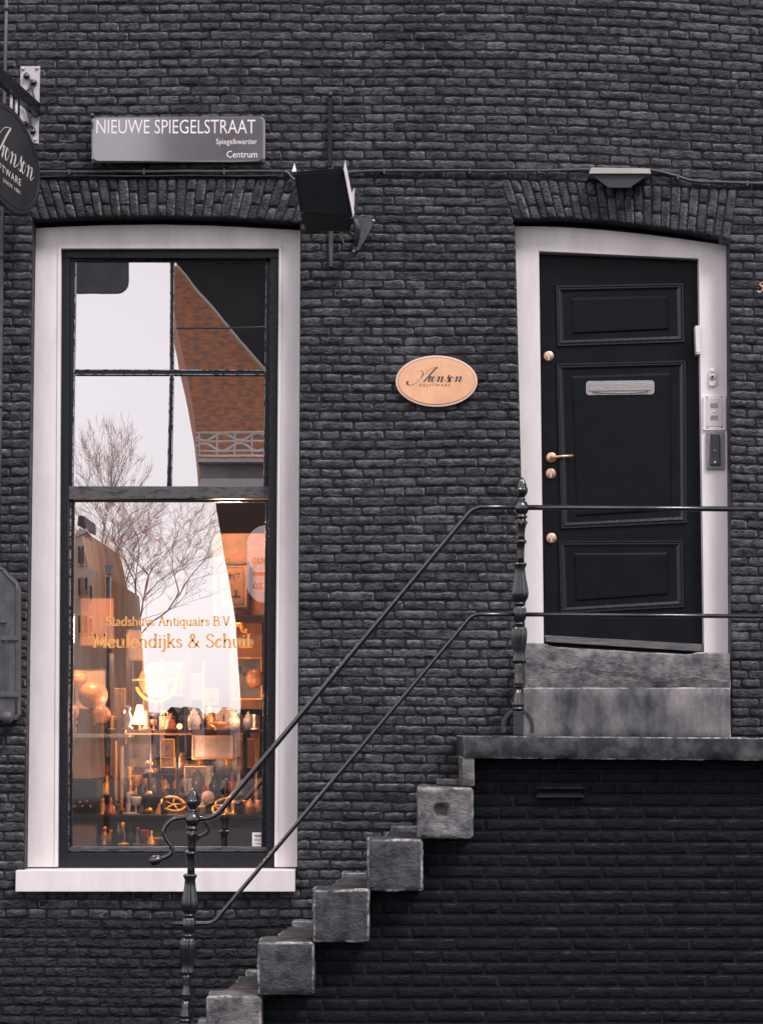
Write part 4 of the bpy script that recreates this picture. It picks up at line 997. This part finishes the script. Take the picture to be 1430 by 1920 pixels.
# ------------------------------------------------------------------ shop interior
warm = lambda n, c, **k: mat(n, c, k.pop('rough', .5), k.pop('var', .3), k.pop('scale', 8), **k)
IM = dict(
    wood=warm('dark_wood', (.020, .016, .016), rough=.35), ochre=warm('ochre_wall', (.50, .20, .09), scale=5, col2=(.17, .10, .08)),
    parch=warm('parchment', (.50, .28, .19), col2=(.22, .17, .16), scale=9), globe=warm('antique_globe', (.75, .30, .10), col2=(.28, .16, .12), scale=7, rough=.3),
    brass=mat('old_brass', (.95, .48, .10), .35, .2, 20, metal=.5), pale=warm('pale_paper', (.62, .50, .46), scale=8),
    glow=mat('lamp_glow', (1, .6, .3), .5, 0, emit=((1, .55, .22), 5)), gold2=mat('gilt_frame', (.80, .40, .14), .4, .25, 40, metal=.3),
    grey=warm('grey_print', (.25, .22, .22), col2=(.10, .09, .10)), mirror=mat('mirror', (.85, .80, .80), .03, .02, metal=1.0),
    glassy=mat('shelf_glass', (.35, .36, .38), .1, .1), teal=warm('dark_teal_box', (.03, .05, .06)), darkwall=warm('dark_room_wall', (.028, .022, .022)))
x0, x1 = U(40, 900, .6).x, U(720, 900, .6).x
zf, zc_ = U(300, 1700, .5).z, U(300, 380, .5).z
for nm, a, c in (('room_floor', (x0, .30, zf - .05), (x1, 3.2, zf)), ('room_ceiling', (x0, .30, zc_), (x1, 3.2, zc_ + .05)),
                 ('room_back_wall', (x0, 3.2, zf), (x1, 3.25, zc_)), ('room_side_wall', (x0 - .05, .30, zf), (x0, 3.2, zc_)), ('room_side_wall', (x1, .30, zf), (x1 + .05, 3.2, zc_))):
    b = MB(); b.box(a, c); b.build(nm, IM['darkwall'], house)
# added dark sheet behind the upper sash, so its panes show only reflection
b = MB(); a, c = U(118, 470, .40), U(520, 935, .40); b.box((a.x, .40, c.z), (c.x, .405, a.z)); b.build('dark_blind', IM['darkwall'], house)
def ib(th_, name, m, pxs, Y0, d=.03, bev=.003): return part(name, m, th_, pxs, Y0, Y0 + d, bev)
# wall panel right
wpn = thing('display_backdrop', U(455, 1300, 1.4), 'ochre backdrop panel behind the framed print at the right of the shop window', 'panel')
ib(wpn, 'panel', IM['ochre'], [(400, 1000), (530, 1000), (530, 1155), (400, 1155)], 1.40, .03); ib(wpn, 'lower_panel', IM['ochre'], [(430, 1167), (492, 1167), (492, 1330), (430, 1330)], 1.40, .03)
ib(wpn, 'rail', IM['wood'], [(425, 1153), (530, 1153), (530, 1166), (425, 1166)], 1.33, .06)
def framed(label, name, r, Y, fm, im, wd=4, mk=None, cat='picture'):
    t = thing(name, U((r[0] + r[2]) / 2, r[3], Y), label, cat)
    x0, y0, x1, y1 = r
    b = MB()
    for rr_ in ((x0, y0, x1, y0 + wd), (x0, y1 - wd, x1, y1), (x0, y0 + wd + .3, x0 + wd, y1 - wd - .3), (x1 - wd, y0 + wd + .3, x1, y1 - wd - .3)): b.prism(q(rect(*rr_), Y), Y, Y + .03)
    b.build('frame', fm, t, .002); ib(t, 'picture_sheet', im, rect(x0 + wd - .5, y0 + wd - .5, x1 - wd + .5, y1 - wd + .5), Y + .012, .01, 0)
    if mk:
        b = MB()
        for m_ in mk: b.prism(q(rect(*m_), Y + .009), Y + .009, Y + .011)
        b.build('drawing', IM['teal'], t)
    return t
framed('framed print of small figures in a black frame at the right of the shop window', 'framed_print', (408, 1054, 468, 1143), 1.30, IM['wood'], IM['ochre'], 5,
       [(430, 1074, 433, 1086), (427, 1078, 437, 1080), (438, 1076, 440, 1088), (442, 1074, 450, 1077), (446, 1080, 449, 1083), (429, 1096, 432, 1099), (424, 1112, 431, 1118), (440, 1106, 445, 1118), (434, 1117, 451, 1121), (456, 1064, 457, 1134), (420, 1064, 456, 1065), (420, 1132, 456, 1133)])
framed('grey print in a gilt frame below the dark rail, right of the shop window', 'framed_print', (437, 1232, 492, 1312), 1.20, IM['gold2'], IM['grey'], 3, [(446, 1250, 452, 1262), (455, 1262, 462, 1266)])
framed('pale mirror in a gilt frame standing low in the middle of the shop window', 'mirror', (360, 1378, 438, 1424), 1.00, IM['gold2'], IM['pale'], 3, None, 'mirror')
framed('small gilt framed print standing on the long shelf right of the clock', 'framed_print', (403, 1328, 441, 1368), .95, IM['gold2'], IM['pale'], 3.5, [(419, 1338, 421, 1356), (416, 1345, 424, 1347)])
framed('parchment chart pinned at the lower left of the shop window', 'parchment_chart', (137, 1392, 196, 1462), .90, IM['wood'], IM['parch'], 1.5, None, 'chart')
framed('upper brown parchment panel above the left globes', 'parchment_chart', (140, 1255, 200, 1330), 1.2, IM['wood'], IM['parch'], 1.5, None, 'chart')
framed('broad orange panel behind the gold lettering at the left', 'painted_panel', (150, 1120, 215, 1212), 1.5, IM['wood'], IM['ochre'], 2, None, 'panel')
framed('tall grey panel standing behind the gold lettering in the centre', 'painted_panel', (238, 1180, 275, 1240), 1.6, IM['wood'], IM['parch'], 2, None, 'panel')
def globe(label, px, py, r, Y, sz=.9, ringm=None, stand=True):
    t = thing('globe', U(px, py + r + 20, Y), label, 'globe')
    k = (14 + Y) / F; b = MB(); b.sphere(U(px, py, Y), r * k, 24, sz); b.build('ball', IM['globe'], t)
    if stand:
        c = U(px, py + r * sz, Y); b = MB(); b.lathe([(-34 * k, .05), (-31 * k, .05), (-28 * k, .015), (-18 * k, .03), (-12 * k, .012), (-4 * k, .035), (0, .02)], c, 14); b.build('stand', IM['wood'], t)
    if ringm:
        c = U(px, py, Y); b = MB(); b.tube([c + Vector((math.cos(a_) * r * 1.18 * k, -.02, math.sin(a_) * r * 1.18 * k)) for a_ in [i * math.pi / 18 for i in range(20, 39)]], .012, 8); b.build('meridian_ring', IM['brass'], t)
        b = MB(); b.tube([c + Vector((math.cos(a_) * r * 1.35 * k, math.sin(a_) * r * .9 * k, 0)) for a_ in [i * math.pi / 18 for i in range(37)]], .007, 6); b.build('horizon_ring', IM['brass'], t)
globe('large antique globe at the left of the shop window', 175, 1304, 28, .85)
globe('small antique globe beside the large one at the left', 191, 1340, 17, .75, 1.0)
globe('globe cut by the left sash of the shop window', 137, 1336, 12, .8, 1.1)
globe('top orange globe at the left edge above the others', 145, 1270, 20, 1.1, .7, None, False)
globe('globe cradled in a brass ring in the centre of the shop window', 294, 1275, 33, .95, 1.0, True)
globe('orange globe in the lower right cabinet by the gilt framed print', 478, 1272, 17, 1.0, 1.1, None, False)
sh = thing('display_shelf', U(190, 1380, .7), 'pale glass shelf carrying the globes at the left of the shop window', 'shelf'); ib(sh, 'shelf_board', IM['glassy'], rect(134, 1376, 240, 1383), .60, .4); ib(sh, 'bracket', IM['wood'], rect(196, 1383.5, 200, 1420), .62, .3)
sh = thing('display_shelf', U(360, 1372, .8), 'long dark shelf carrying the carriage clock across the shop window', 'shelf'); ib(sh, 'shelf_board', IM['wood'], rect(238, 1369, 492, 1374), .80, .5); ib(sh, 'shelf_edge', IM['gold2'], rect(238, 1374.2, 360, 1378), .80, .02); ib(sh, 'post', IM['wood'], rect(330, 1378.5, 336, 1500), .85, .04)
sh = thing('display_table', U(320, 1530, .6), 'dark display table along the bottom of the shop window', 'table'); ib(sh, 'table_top', IM['wood'], rect(120, 1528, 510, 1536), .50, .9); ib(sh, 'table_front', IM['wood'], rect(130, 1536.5, 505, 1640), .54, .04)
cl = thing('carriage_clock', U(309, 1368, .85), 'small brass carriage clock with a handle on the long shelf', 'clock')
ib(cl, 'case', IM['brass'], rect(299, 1343, 319, 1368), .82, .06); ib(cl, 'dial', IM['pale'], rect(303, 1347, 315, 1363), .812, .006, 0)
b = MB(); b.tube([U(x, y, .85) for x, y in ((303, 1343), (303, 1336), (309, 1333), (315, 1336), (315, 1343))], .006, 6); b.build('handle', IM['brass'], cl)
lp = thing('table_lamp', U(258, 1368, .95), 'lit table lamp with a small conical shade left of the carriage clock', 'lamp')
b = MB(); b.lathe([(0, .05), (.12, .018)], U(262, 1358, .95), 16); b.build('lamp_shade', IM['glow'], lp); ib(lp, 'stem', IM['brass'], rect(260.5, 1358.3, 263.5, 1368), .94, .01)
lp = thing('table_lamp', U(236, 1358, 1.0), 'narrow lit candle lamp at the left of the conical lamp', 'lamp'); b = MB(); b.lathe([(0, .012), (.03, .02), (.09, .004)], U(236, 1352, 1.0), 12); b.build('flame_bulb', IM['glow'], lp); ib(lp, 'stem', IM['brass'], rect(234.5, 1352.5, 237.5, 1395), .99, .02)
lp = thing('table_lamp', U(335, 1364, 1.0), 'small glowing lamp between the globe ring and the clock shelf', 'lamp'); b = MB(); b.sphere(U(337, 1362, 1.0), .018, 12); b.build('bulb', IM['glow'], lp)
pl = thing('timber_post', U(228, 1585, .7), 'thin orange wooden pole standing left of centre in the shop window', 'pole'); ib(pl, 'shaft', IM['gold2'], rect(226, 1400, 231, 1528), .70, .02)
bx = thing('dark_box', U(160, 1540, .62), 'dark lacquer box with brass fittings at the bottom left of the shop window', 'box'); ib(bx, 'lid', IM['teal'], rect(134, 1463, 182, 1497), .58, .3); ib(bx, 'body', IM['wood'], rect(134, 1497.5, 181, 1528), .58, .3)
for i, p in enumerate([(150, 1504), (163, 1502), (140, 1512), (155, 1512), (170, 1512)]):
    b = MB(); b.sphere(U(*p, .575), .008, 8); b.build('brass_stud', IM['brass'], bx)
framed('lower parchment sheet under the dark box', 'parchment_chart', (134, 1543, 184, 1590), .50, IM['wood'], IM['parch'], 1.5, None, 'chart')
def wheel(label, px, py, rx, ry, Y, sp=5):
    t = thing('ring_ornament', U(px, py + ry, Y), label, 'ornament'); k = (14 + Y) / F; c = U(px, py, Y)  # one spoked brass wheel and two brass rings
    pt = lambda a_, s=1: c + Vector((math.cos(a_) * rx * k * s, math.sin(a_) * rx * k * s * .7, math.sin(a_) * ry * k * s - .15 * math.cos(a_) * rx * k * s))
    b = MB(); b.tube([pt(i * math.pi / 16) for i in range(33)], .009, 8, False); b.build('rim', IM['brass'], t)
    for i in range(sp): b = MB(); b.tube([pt(i * 2 * math.pi / sp + .3), c], .005, 6); b.build('spoke', IM['brass'], t)
wheel('brass spoked wheel lying on the display table left of the lower railing post', 325, 1508, 22, 12, .62)
wheel('small thin brass ring right of the white disc', 412, 1520, 13, 9, .6, 3); wheel('large thin brass ring at the right of the display table', 432, 1512, 27, 13, .7, 0)
dk = thing('white_disc', U(390, 1508, .7), 'round white disc on a small dark stand in the shop window', 'disc'); b = MB(); b.lathe([(0, .040), (.008, .040)], U(390, 1495, .70), 28, 'y'); b.build('disc_face', IM['pale'], dk); ib(dk, 'stand', IM['wood'], rect(383, 1506, 398, 1528), .69, .05)
ws = thing('brass_weight_stack', U(279, 1528, .65), 'upright dark stem with stacked brass caps on the display table', 'ornament')
ib(ws, 'stem', IM['wood'], rect(276, 1400, 282, 1528), .65, .03)
for y in (1430, 1445, 1487, 1518):
    b = MB(); b.lathe([(-.012, .026), (0, .024), (.010, .012), (.016, .001)], U(279, y, .65), 16); b.build('cap', IM['brass'], ws)
ch = thing('brass_ornament', U(445, 1210, 1.0), 'curved yellow brass fitting mounted by the dark rail at the right', 'ornament')
b = MB(); b.tube([U(x, y, 1.0) for x, y in catmull([(434, 1146), (437, 1165), (441, 1172), (452, 1172), (456, 1182), (464, 1184)], 4)], .016, 8); b.tube([U(x, y, 1.0) for x, y in ((438, 1168), (440, 1195), (444, 1212))], .014, 8); b.build('bracket_arm', IM['brass'], ch)
ib(ch, 'white_plate', IM['pale'], [(437, 1195), (476, 1199), (476, 1209), (437, 1206)], .98, .01); ib(ch, 'gold_plate', IM['brass'], [(437, 1206.5), (474, 1209.5), (474, 1215), (437, 1214)], .98, .01)
cab = thing('display_cabinet', U(300, 1528, 2.2), 'tall dark cabinet standing at the back of the shop', 'cabinet')
for i, (r_, m_) in enumerate([((236, 1215, 246, 1520), 'wood'), ((300, 1235, 306, 1520), 'gold2'), ((345, 1230, 351, 1520), 'wood'), ((246.5, 1400, 299.5, 1406), 'wood'), ((306.5, 1300, 344.5, 1306), 'gold2'), ((246.5, 1450, 299.5, 1500), 'grey'), ((440, 1340, 456, 1450), 'ochre'), ((470, 1340, 488, 1460), 'ochre'), ((306.5, 1240, 344.5, 1299), 'parch')]):
    ib(cab, ['stile', 'stile', 'stile', 'shelf', 'shelf', 'door_panel', 'door_panel', 'door_panel', 'back_panel'][i], IM[m_], rect(*r_), 1.9, .05)
rk = random.Random(33)
IM['pewter'] = warm('grey_pewter', (.16, .16, .18), rough=.25); IM['china'] = warm('pale_china', (.60, .54, .52), rough=.2); IM['red'] = warm('red_lacquer', (.40, .09, .04), rough=.25)
KINDS = {'candlestick': [(0, .03), (.01, .03), (.015, .008), (.05, .014), (.08, .007), (.10, .014), (.105, .003)],
 'vase': [(0, .018), (.02, .034), (.05, .036), (.075, .018), (.09, .022), (.091, .003)], 'bell': [(0, .034), (.01, .028), (.04, .020), (.055, .006), (.075, .008), (.08, .002)],
 'goblet': [(0, .022), (.004, .02), (.008, .005), (.035, .005), (.045, .02), (.075, .026), (.08, .024), (.07, .001)],
 'bowl': [(0, .016), (.008, .014), (.02, .034), (.035, .046), (.037, .044), (.02, .002)], 'jar': [(0, .026), (.05, .032), (.07, .026), (.074, .018), (.085, .02), (.092, .006), (.1, .008), (.105, .001)],
 'figurine': [(0, .026), (.01, .026), (.014, .014), (.05, .022), (.075, .012), (.08, .007), (.09, .014), (.102, .013), (.11, .002)],
 'bottle': [(0, .022), (.06, .024), (.08, .010), (.11, .009), (.112, .012), (.118, .001)]}
MK = [('brass', 'brass'), ('gilt', 'gold2'), ('pewter', 'pewter'), ('pale china', 'china'), ('red lacquer', 'red'), ('dark wooden', 'wood')]
ROWS = [('on the floor ledge close to the glass', 1585, 190, 300, .42), ('on the long shelf', 1368.5, 205, 488, .78), ('on the display table', 1527.5, 190, 488, .62), ('on the middle cabinet shelf', 1450, 250, 480, 1.85), ('behind the table on a low ledge', 1490, 195, 485, 1.5)]
ld = thing('low_ledge', U(340, 1494, 1.5), 'dark ledge running behind the display table in the shop window', 'ledge'); ib(ld, 'ledge_board', IM['wood'], rect(190, 1490.5, 490, 1495), 1.35, .3)
ld = thing('low_ledge', U(360, 1452, 1.8), 'narrow upper ledge across the cabinet in the shop window', 'ledge'); ib(ld, 'ledge_board', IM['wood'], rect(246, 1450.5, 484, 1454), 1.74, .25)
for ri, (where, py, xa_, xb_, Y) in enumerate(ROWS):
    combos = [(k_, m_) for k_ in KINDS for m_ in MK]; rk.shuffle(combos); combos = combos[:9 if ri == 0 else 26 if ri in (2, 4) else 19]
    for i, (k_, (mn, mk_)) in enumerate(combos):
        px = xa_ + (xb_ - xa_) * (i + .5 + rk.uniform(-.3, .3)) / len(combos)
        if any(abs(px - q_) < 11 for q_ in ((261, 309, 337, 422) if ri == 1 else (279, 325, 391, 412) if ri == 2 else ())): continue
        sc_k = rk.uniform(.75, 1.35) * (1.3 if ri > 2 else 1.05); b = MB(); b.lathe([(h_ * sc_k, r_ * sc_k) for h_, r_ in KINDS[k_]], U(px, py, Y + rk.uniform(-.03, .06)), 14)
        tag(b.build('small_' + k_, IM[mk_], None), 'small ' + mn + ' ' + k_ + ' ' + where + ' in the shop window', k_)
for i, (px, y0, y1, wd, m_) in enumerate([(205, 1225, 1600, 9, 'wood'), (216, 1390, 1527, 4, 'gold2'), (247, 1240, 1368, 5, 'wood'), (268, 1210, 1368, 3, 'gold2'), (352, 1200, 1368, 7, 'wood'), (380, 1240, 1368, 3, 'brass'), (455, 1378, 1490, 8, 'wood'), (478, 1378, 1528, 5, 'gold2')]):
    t = thing('display_upright', U(px, y1, 1.25), ['dark broad upright beside the left globes', 'thin gilt upright left of the orange pole', 'dark upright left of the ringed globe', 'thin gilt rod under the gold lettering', 'dark upright right of the ringed globe', 'thin brass rod in the middle of the display', 'dark upright below the grey print', 'gilt upright near the right sash'][i], 'upright')
    ib(t, 'shaft', IM[m_], rect(px, y0, px + wd, y1), 1.25, .03)
for i, (x0_, y0_, x1_, y1_, m_, lab) in enumerate([(206, 1290, 236, 1350, 'parch', 'small brown chart hung left of the lit lamps'), (268, 1310, 296, 1340, 'ochre', 'little ochre picture above the lit lamp'), (352, 1262, 384, 1312, 'grey', 'small grey engraving above the brass rod'), (386, 1290, 410, 1322, 'parch', 'brown miniature above the standing gilt print'), (240, 1392, 296, 1440, 'grey', 'wide grey engraving under the long shelf'), (300, 1385, 328, 1440, 'parch', 'upright brown chart under the carriage clock'), (442, 1384, 486, 1440, 'ochre', 'ochre picture under the right end of the long shelf'), (196, 1430, 222, 1480, 'red', 'red panel beside the lower parchment charts'), (345, 1436, 400, 1482, 'parch', 'broad brown print under the pale mirror')]):
    framed(lab, 'hung_picture', (x0_, y0_, x1_, y1_), 1.55, IM[['gold2', 'wood', 'brass'][i % 3]], IM[m_], 2.5, [(x0_ + 6 + 3 * j, y0_ + 8 + 4 * ((j * 7 + i) % 5), x0_ + 8 + 3 * j, y0_ + 14 + 4 * ((j * 5 + i) % 5)) for j in range(5)])
for px, py, Y, e in ((262, 1340, .80, 24), (430, 1000, .9, 36), (170, 1180, .75, 38), (330, 1430, .9, 14), (450, 1320, .6, 10)):  # first sits at the lit table lamp, the rest are added warm fill
    l = bpy.data.lights.new('shop_lamp_light', 'POINT'); l.energy = e; l.color = (1, .56, .32); l.shadow_soft_size = .08
    o = bpy.data.objects.new('shop_lamp_light', l); o.location = U(px, py, Y); C.objects.link(o)

# ------------------------------------------------------------------ ground and the far side of the street (seen mirrored in the glass)
b = MB(); b.add([(-1200, -1500, 0), (1200, -1500, 0), (1200, 400, 0), (-1200, 400, 0)], [(0, 1, 2, 3)])
tag(b.build('ground', mat('street_paving', (.014, .014, .017), .8, .3, 3, .01, 20, spec=.1), None), kind='structure')
OM = dict(orange=mat('orange_brick', (.90, .33, .13), .8, .35, 5, col2=(.34, .22, .19), thr=(.38, .60), stretch=(1, 1, 2.5)), dark=mat('dark_house_brick', (.02, .022, .028), .8, .3, 2),
          cream=mat('cream_stucco', (.85, .79, .78), .7, .1, 1), warm=mat('warm_stucco', (.90, .42, .18), .7, .35, .9, col2=(.98, .82, .70), stretch=(1, 1, .35)), grey=mat('grey_stucco', (.38, .35, .36), .7, .3, 1),
          wht=mat('white_ironwork', (.8, .77, .77), .5, .1, 3), slate=mat('slate_roof', (.08, .08, .09), .5, .3, 3), glass=mat('dark_window_glass', (.02, .02, .025), .1, .1),
          bark=mat('tree_bark', (.80, .38, .20), .8, .4, .5, col2=(.40, .30, .28)), soup=mat('soup_sign_white', (.95, .90, .90), .5, .04, 3), sor=mat('soup_sign_orange', (.60, .16, .03), .5, .05))
def rq(P, Y, f): return [(lambda p: (p.x, p.z))(f(a, c, Y)) for a, c in P]
def rpart(name, m, parent, P, Y, d, f, bev=0):      # solid whose front faces our facade
    pts = rq(P, Y, f); b = MB(); b.prism(pts, Y, Y - d); return b.build(name, m, parent, bev)
def bldg(label, name='opposite_house'): return thing(name, (0, -40, 0), label, 'house')
def rwin(par, rects, Y, f):
    for r_ in rects:
        w_ = rpart('window', OM['wht'], par, rect(*r_), Y + .12, .1, f)
        x0, y0, x1, y1 = r_; dx, dy = (x1 - x0) * .14, (y1 - y0) * .1
        o = rpart('pane', OM['glass'], w_, rect(x0 + dx, y0 + dy, x1 - dx, y1 - dy), Y + .16, .03, f)
gz = 1450
# lower pane set
h = bldg('tall orange gabled house across the street at the far left of the reflection')
rpart('wall', OM['warm'], h, [(60, 1460), (60, 1010), (142, 1000), (150, 990), (166, 1062), (172, 1460)], -38, 8, RF); rpart('chimney', OM['slate'], h, [(146, 985), (148, 968), (158, 968), (160, 990)], -38, 2, RF)
rpart('cornice', OM['cream'], h, [(142, 1000), (160, 990), (164, 996), (142, 1007)], -37.6, .3, RF); rpart('cornice', OM['cream'], h, [(160, 1066), (178, 1075), (178, 1082), (160, 1074)], -37.6, .3, RF)
rwin(h, [(154, 1020, 158, 1060), (168, 1095, 174, 1130), (158, 1150, 165, 1190), (168, 1155, 174, 1195), (146, 1020, 151, 1060), (146, 1080, 151, 1120), (158, 1080, 165, 1110), (146, 1150, 151, 1190)], -38, RF)
h = bldg('lower warm stucco house across the street next to the gabled one')
rpart('wall', OM['warm'], h, [(172.5, 1460), (166.5, 1066), (196, 1082), (228, 1460)], -42, 8, RF); rwin(h, [(182, 1110, 190, 1140), (184, 1170, 194, 1210), (197, 1180, 204, 1215)], -42, RF)
h = bldg('narrow dark leaning house across the street at the right of the reflection')
rpart('wall', OM['dark'], h, [(452, 1460), (452, 1320), (441, 1165), (406, 955), (404, 922), (520, 922), (520, 1460)], -30, 8, RF)
sp = thing('soup_sign', RF(498, 1130, -24), 'rounded white hanging sign with orange lettering seen mirrored in the glass', 'sign')
b = MB(); c0 = RF(499, 1058, -24); ks = abs(RF(500, 1058, -24).x - RF(499, 1058, -24).x)
cap = []; wv, hv = 36 * ks, 73 * ks
for i in range(48):
    t = 2 * math.pi * i / 48; cx_, cz__ = math.cos(t), math.sin(t); cap.append((c0.x + wv * cx_, c0.z + (hv - wv) * (1 if cz__ > 0 else -1) * (abs(cz__) > 1e-6) + wv * cz__))
b.prism(cap, -24, -24.12); b.build('sign_board', OM['soup'], sp, .01)
TSo = lambda px, py: (lambda a, c, o=RF(px, py, -23.99): (o.x - a if False else o.x + a, -23.985, o.z + c))
# text faces +y: seen from the facade x runs the other way
def TM(px, py):
    o = RF(px, py, -24); return lambda a, c: (o.x - a, -23.985, o.z + c)
b = MB(); text_mesh(b, 'soup', TM(514, 1056), 16 * ks, 42 * ks, 1.0, .01); b.build('lettering', OM['sor'], sp, fix=False)
b = MB(); text_mesh(b, 'en zo', TM(517, 1104), 16 * ks, 43 * ks, 1.0, .01); b.build('lettering', OM['sor'], sp, fix=False)
b = MB(); b.prism(rq(rect(474, 1072, 526, 1078), -23.98, RF), -23.98, -23.99); b.build('bar', OM['sor'], sp)
rpart('arm', OM['slate'], sp, rect(497, 975, 501, 984), -24, .05, RF)
rl = random.Random(14)
for i in range(12):
    px = 215 + i * 24; tp = 1332 + rl.uniform(-14, 12)
    h = bldg(['small distant', 'narrow distant', 'broad distant'][i % 3] + ' gabled canal house, number ' + ['one', 'two', 'three', 'four', 'five', 'six', 'seven', 'eight', 'nine', 'ten', 'eleven', 'twelve'][i] + ' of the far row', 'distant_house'); h['group'] = 'distant houses beyond the canal'
    rpart('wall', [OM['grey'], OM['dark'], OM['slate']][i % 3], h, [(px, 1420), (px, tp + 12), (px + 9, tp), (px + 15, tp), (px + 23.5, tp + 12), (px + 23.5, 1420)], -130, 10, RF)
    rwin(h, [(px + 4, tp + 18, px + 8, tp + 26), (px + 14, tp + 18, px + 18, tp + 26)], -130, RF)
lm = thing('street_lamp', RF(205, 1400, -26), 'slim street lamp with a square lantern across the street', 'street lamp')
b = MB(); p = RF(205, 1082, -26); b.tube([(p.x, -26, 0), (p.x, -26, p.z)], .05, 8); b.build('pole', OM['slate'], lm)
b = MB(); b.prism(rq([(198, 1060), (213, 1060), (210, 1078), (201, 1078)], -26, RF), -25.9, -26.1); b.build('lantern', OM['grey'], lm, .01)
def tree(label, base, H, spread, seed, wr, depth, tf, RR, r0, dens=.6):
    rg = random.Random(seed); t = thing('bare_tree', base, label, 'tree'); tr = MB(); cr = MB(); B0 = Vector(base)
    def grow(p, d, L, r, lv):
        n = 4; pts = [p]; rr_ = [r]
        for i in range(n):
            d = (d + Vector((rg.gauss(0, .13), rg.gauss(0, .13), rg.gauss(.03, .06)))).normalized(); p = p + d * L / n; pts.append(p); rr_.append(max(wr, r * (1 - .4 * (i + 1) / n)))
            if lv < depth and rg.random() < dens:
                sd = (d + Vector((rg.gauss(0, .8), rg.gauss(0, .8), rg.gauss(.15, .3)))).normalized()
                grow(p, sd, L * rg.uniform(.35, .6), max(wr, r * .4), lv + 2)
        cr.tube(pts, rr_, 5 if lv < 2 else 3, False)
        if lv < depth:
            for k in range(rg.choice((2, 2, 3))):
                sd = (d + Vector((rg.gauss(0, spread), rg.gauss(0, spread), rg.gauss(.1, .15)))).normalized()
                grow(p, sd, L * rg.uniform(.65, .85), max(wr, r * .6), lv + 1)
    zt = H * tf; tr.tube([B0 + Vector((.02 * math.sin(i * 1.3), 0, zt * i / 8)) for i in range(9)], [r0 * (1.25 - .35 * i / 8) for i in range(9)], 9, False)
    top = B0 + Vector((0, 0, zt))
    for k in range(7):
        a_ = k * 2 * math.pi / 6 + .4; s_ = .75 if k < 6 else 0
        grow(top - Vector((0, 0, zt * .03 * k)), Vector((math.cos(a_) * s_, math.sin(a_) * s_, 1)).normalized(), (H - zt) * .42, r0 * .5, 1)
    V = np.array([tuple(v) for v in cr.v]); V -= np.array(tuple(top)); kz = (H - zt) / V[:, 2].max(); V[:, 2] *= kz
    cxy = V[:, :2].mean(0); V[:, :2] -= cxy * (V[:, 2:3] / V[:, 2].mean()).clip(0, 2)
    rad = np.quantile(np.abs(V[:, 0]), .97); V[:, :2] *= RR / rad; V += np.array(tuple(top)); cr.v = [tuple(v) for v in V]
    tr.build('trunk', OM['bark'], t, fix=False); cr.build('crown', OM['bark'], t, fix=False)
bp_ = RF(246, 1300, -80); tree('large bare tree whose mirrored branches cross the lower shop pane', (bp_.x, -80, 0), 13.6, .40, 5, .0035, 7, .42, 4.4, .11, .62)
bp_ = RU(205, 1000, -60); tree('rounded bare tree mirrored in the upper left pane', (bp_.x, -60, 0), 11.7, .38, 12, .004, 6, .70, 1.05, .06, .7)
# upper pane set
h = bldg('orange brick gable across the street mirrored in the upper right pane')
rpart('wall', OM['orange'], h, [(375, 1200), (376, 905), (366, 780), (352, 703), (333, 620), (322, 560), (322, 494), (330, 500), (500, 700), (620, 850), (620, 1200)], -40, 6, RU)
rpart('verge_board', OM['wht'], h, [(330, 498), (332, 495), (502, 695), (500, 699)], -39.8, .1, RU)
h = bldg('tall dark brick house rising behind the orange gable'); rpart('wall', OM['dark'], h, [(392, 1200), (390, 905), (380, 780), (345, 620), (330, 480), (326, 100), (700, 100), (700, 1200)], -48, 8, RU)
bal = thing('white_balustrade', RU(440, 905, -36), 'white wavy iron balustrade on a cornice mirrored in the upper right pane', 'balustrade')
def rtube(pts, r, nm='rail'): b = MB(); b.tube([RU(x, y, -36) for x, y in pts], r, 6); b.build(nm, OM['wht'], bal)
for y, r in ((811, .022), (827, .022), (845, .02), (854, .022)): rtube([(368, y), (560, y)], r)
for y0, ph in ((819, 0), (838, 1)):
    rtube([(x, y0 + 7 * math.sin((x - 368) * 2 * math.pi / 66 + ph * math.pi)) for x in range(368, 560, 4)], .025, 'wavy_bar')
for x in range(375, 560, 33): rtube([(x, 810), (x, 856)], .02, 'upright')
rpart('cornice', OM['cream'], bal, rect(372, 860, 560, 866), -35.6, .8, RU); rpart('fascia', OM['grey'], bal, rect(374, 867, 560, 896), -36, .5, RU); rpart('base_course', OM['cream'], bal, rect(376, 897, 560, 960), -35.9, .6, RU)
hd = thing('street_banner', RU(190, 520, -22), 'dark rounded banner hanging over the street mirrored in the top left pane', 'banner')
b = MB(); b.prism(rq(rrect(90, 440, 243, 549, 22), -22, RU), -22, -22.1); b.build('banner_sheet', mat('dark_banner', (.16, .16, .18), .7, .2, 3), hd)
p = RU(120, 440, -22); b = MB(); b.tube([(p.x - 6, -22.05, p.z + .1), (p.x + 6, -22.05, p.z + .1)], .012, 6); b.build('span_wire', OM['slate'], hd)
wr_ = thing('span_wire', RU(400, 612, -38), 'thin overhead wire crossing the upper right pane in the reflection', 'wire'); b = MB(); b.tube([RU(330, 616, -38), RU(560, 613, -38)], .022, 6); b.build('wire_run', OM['slate'], wr_)
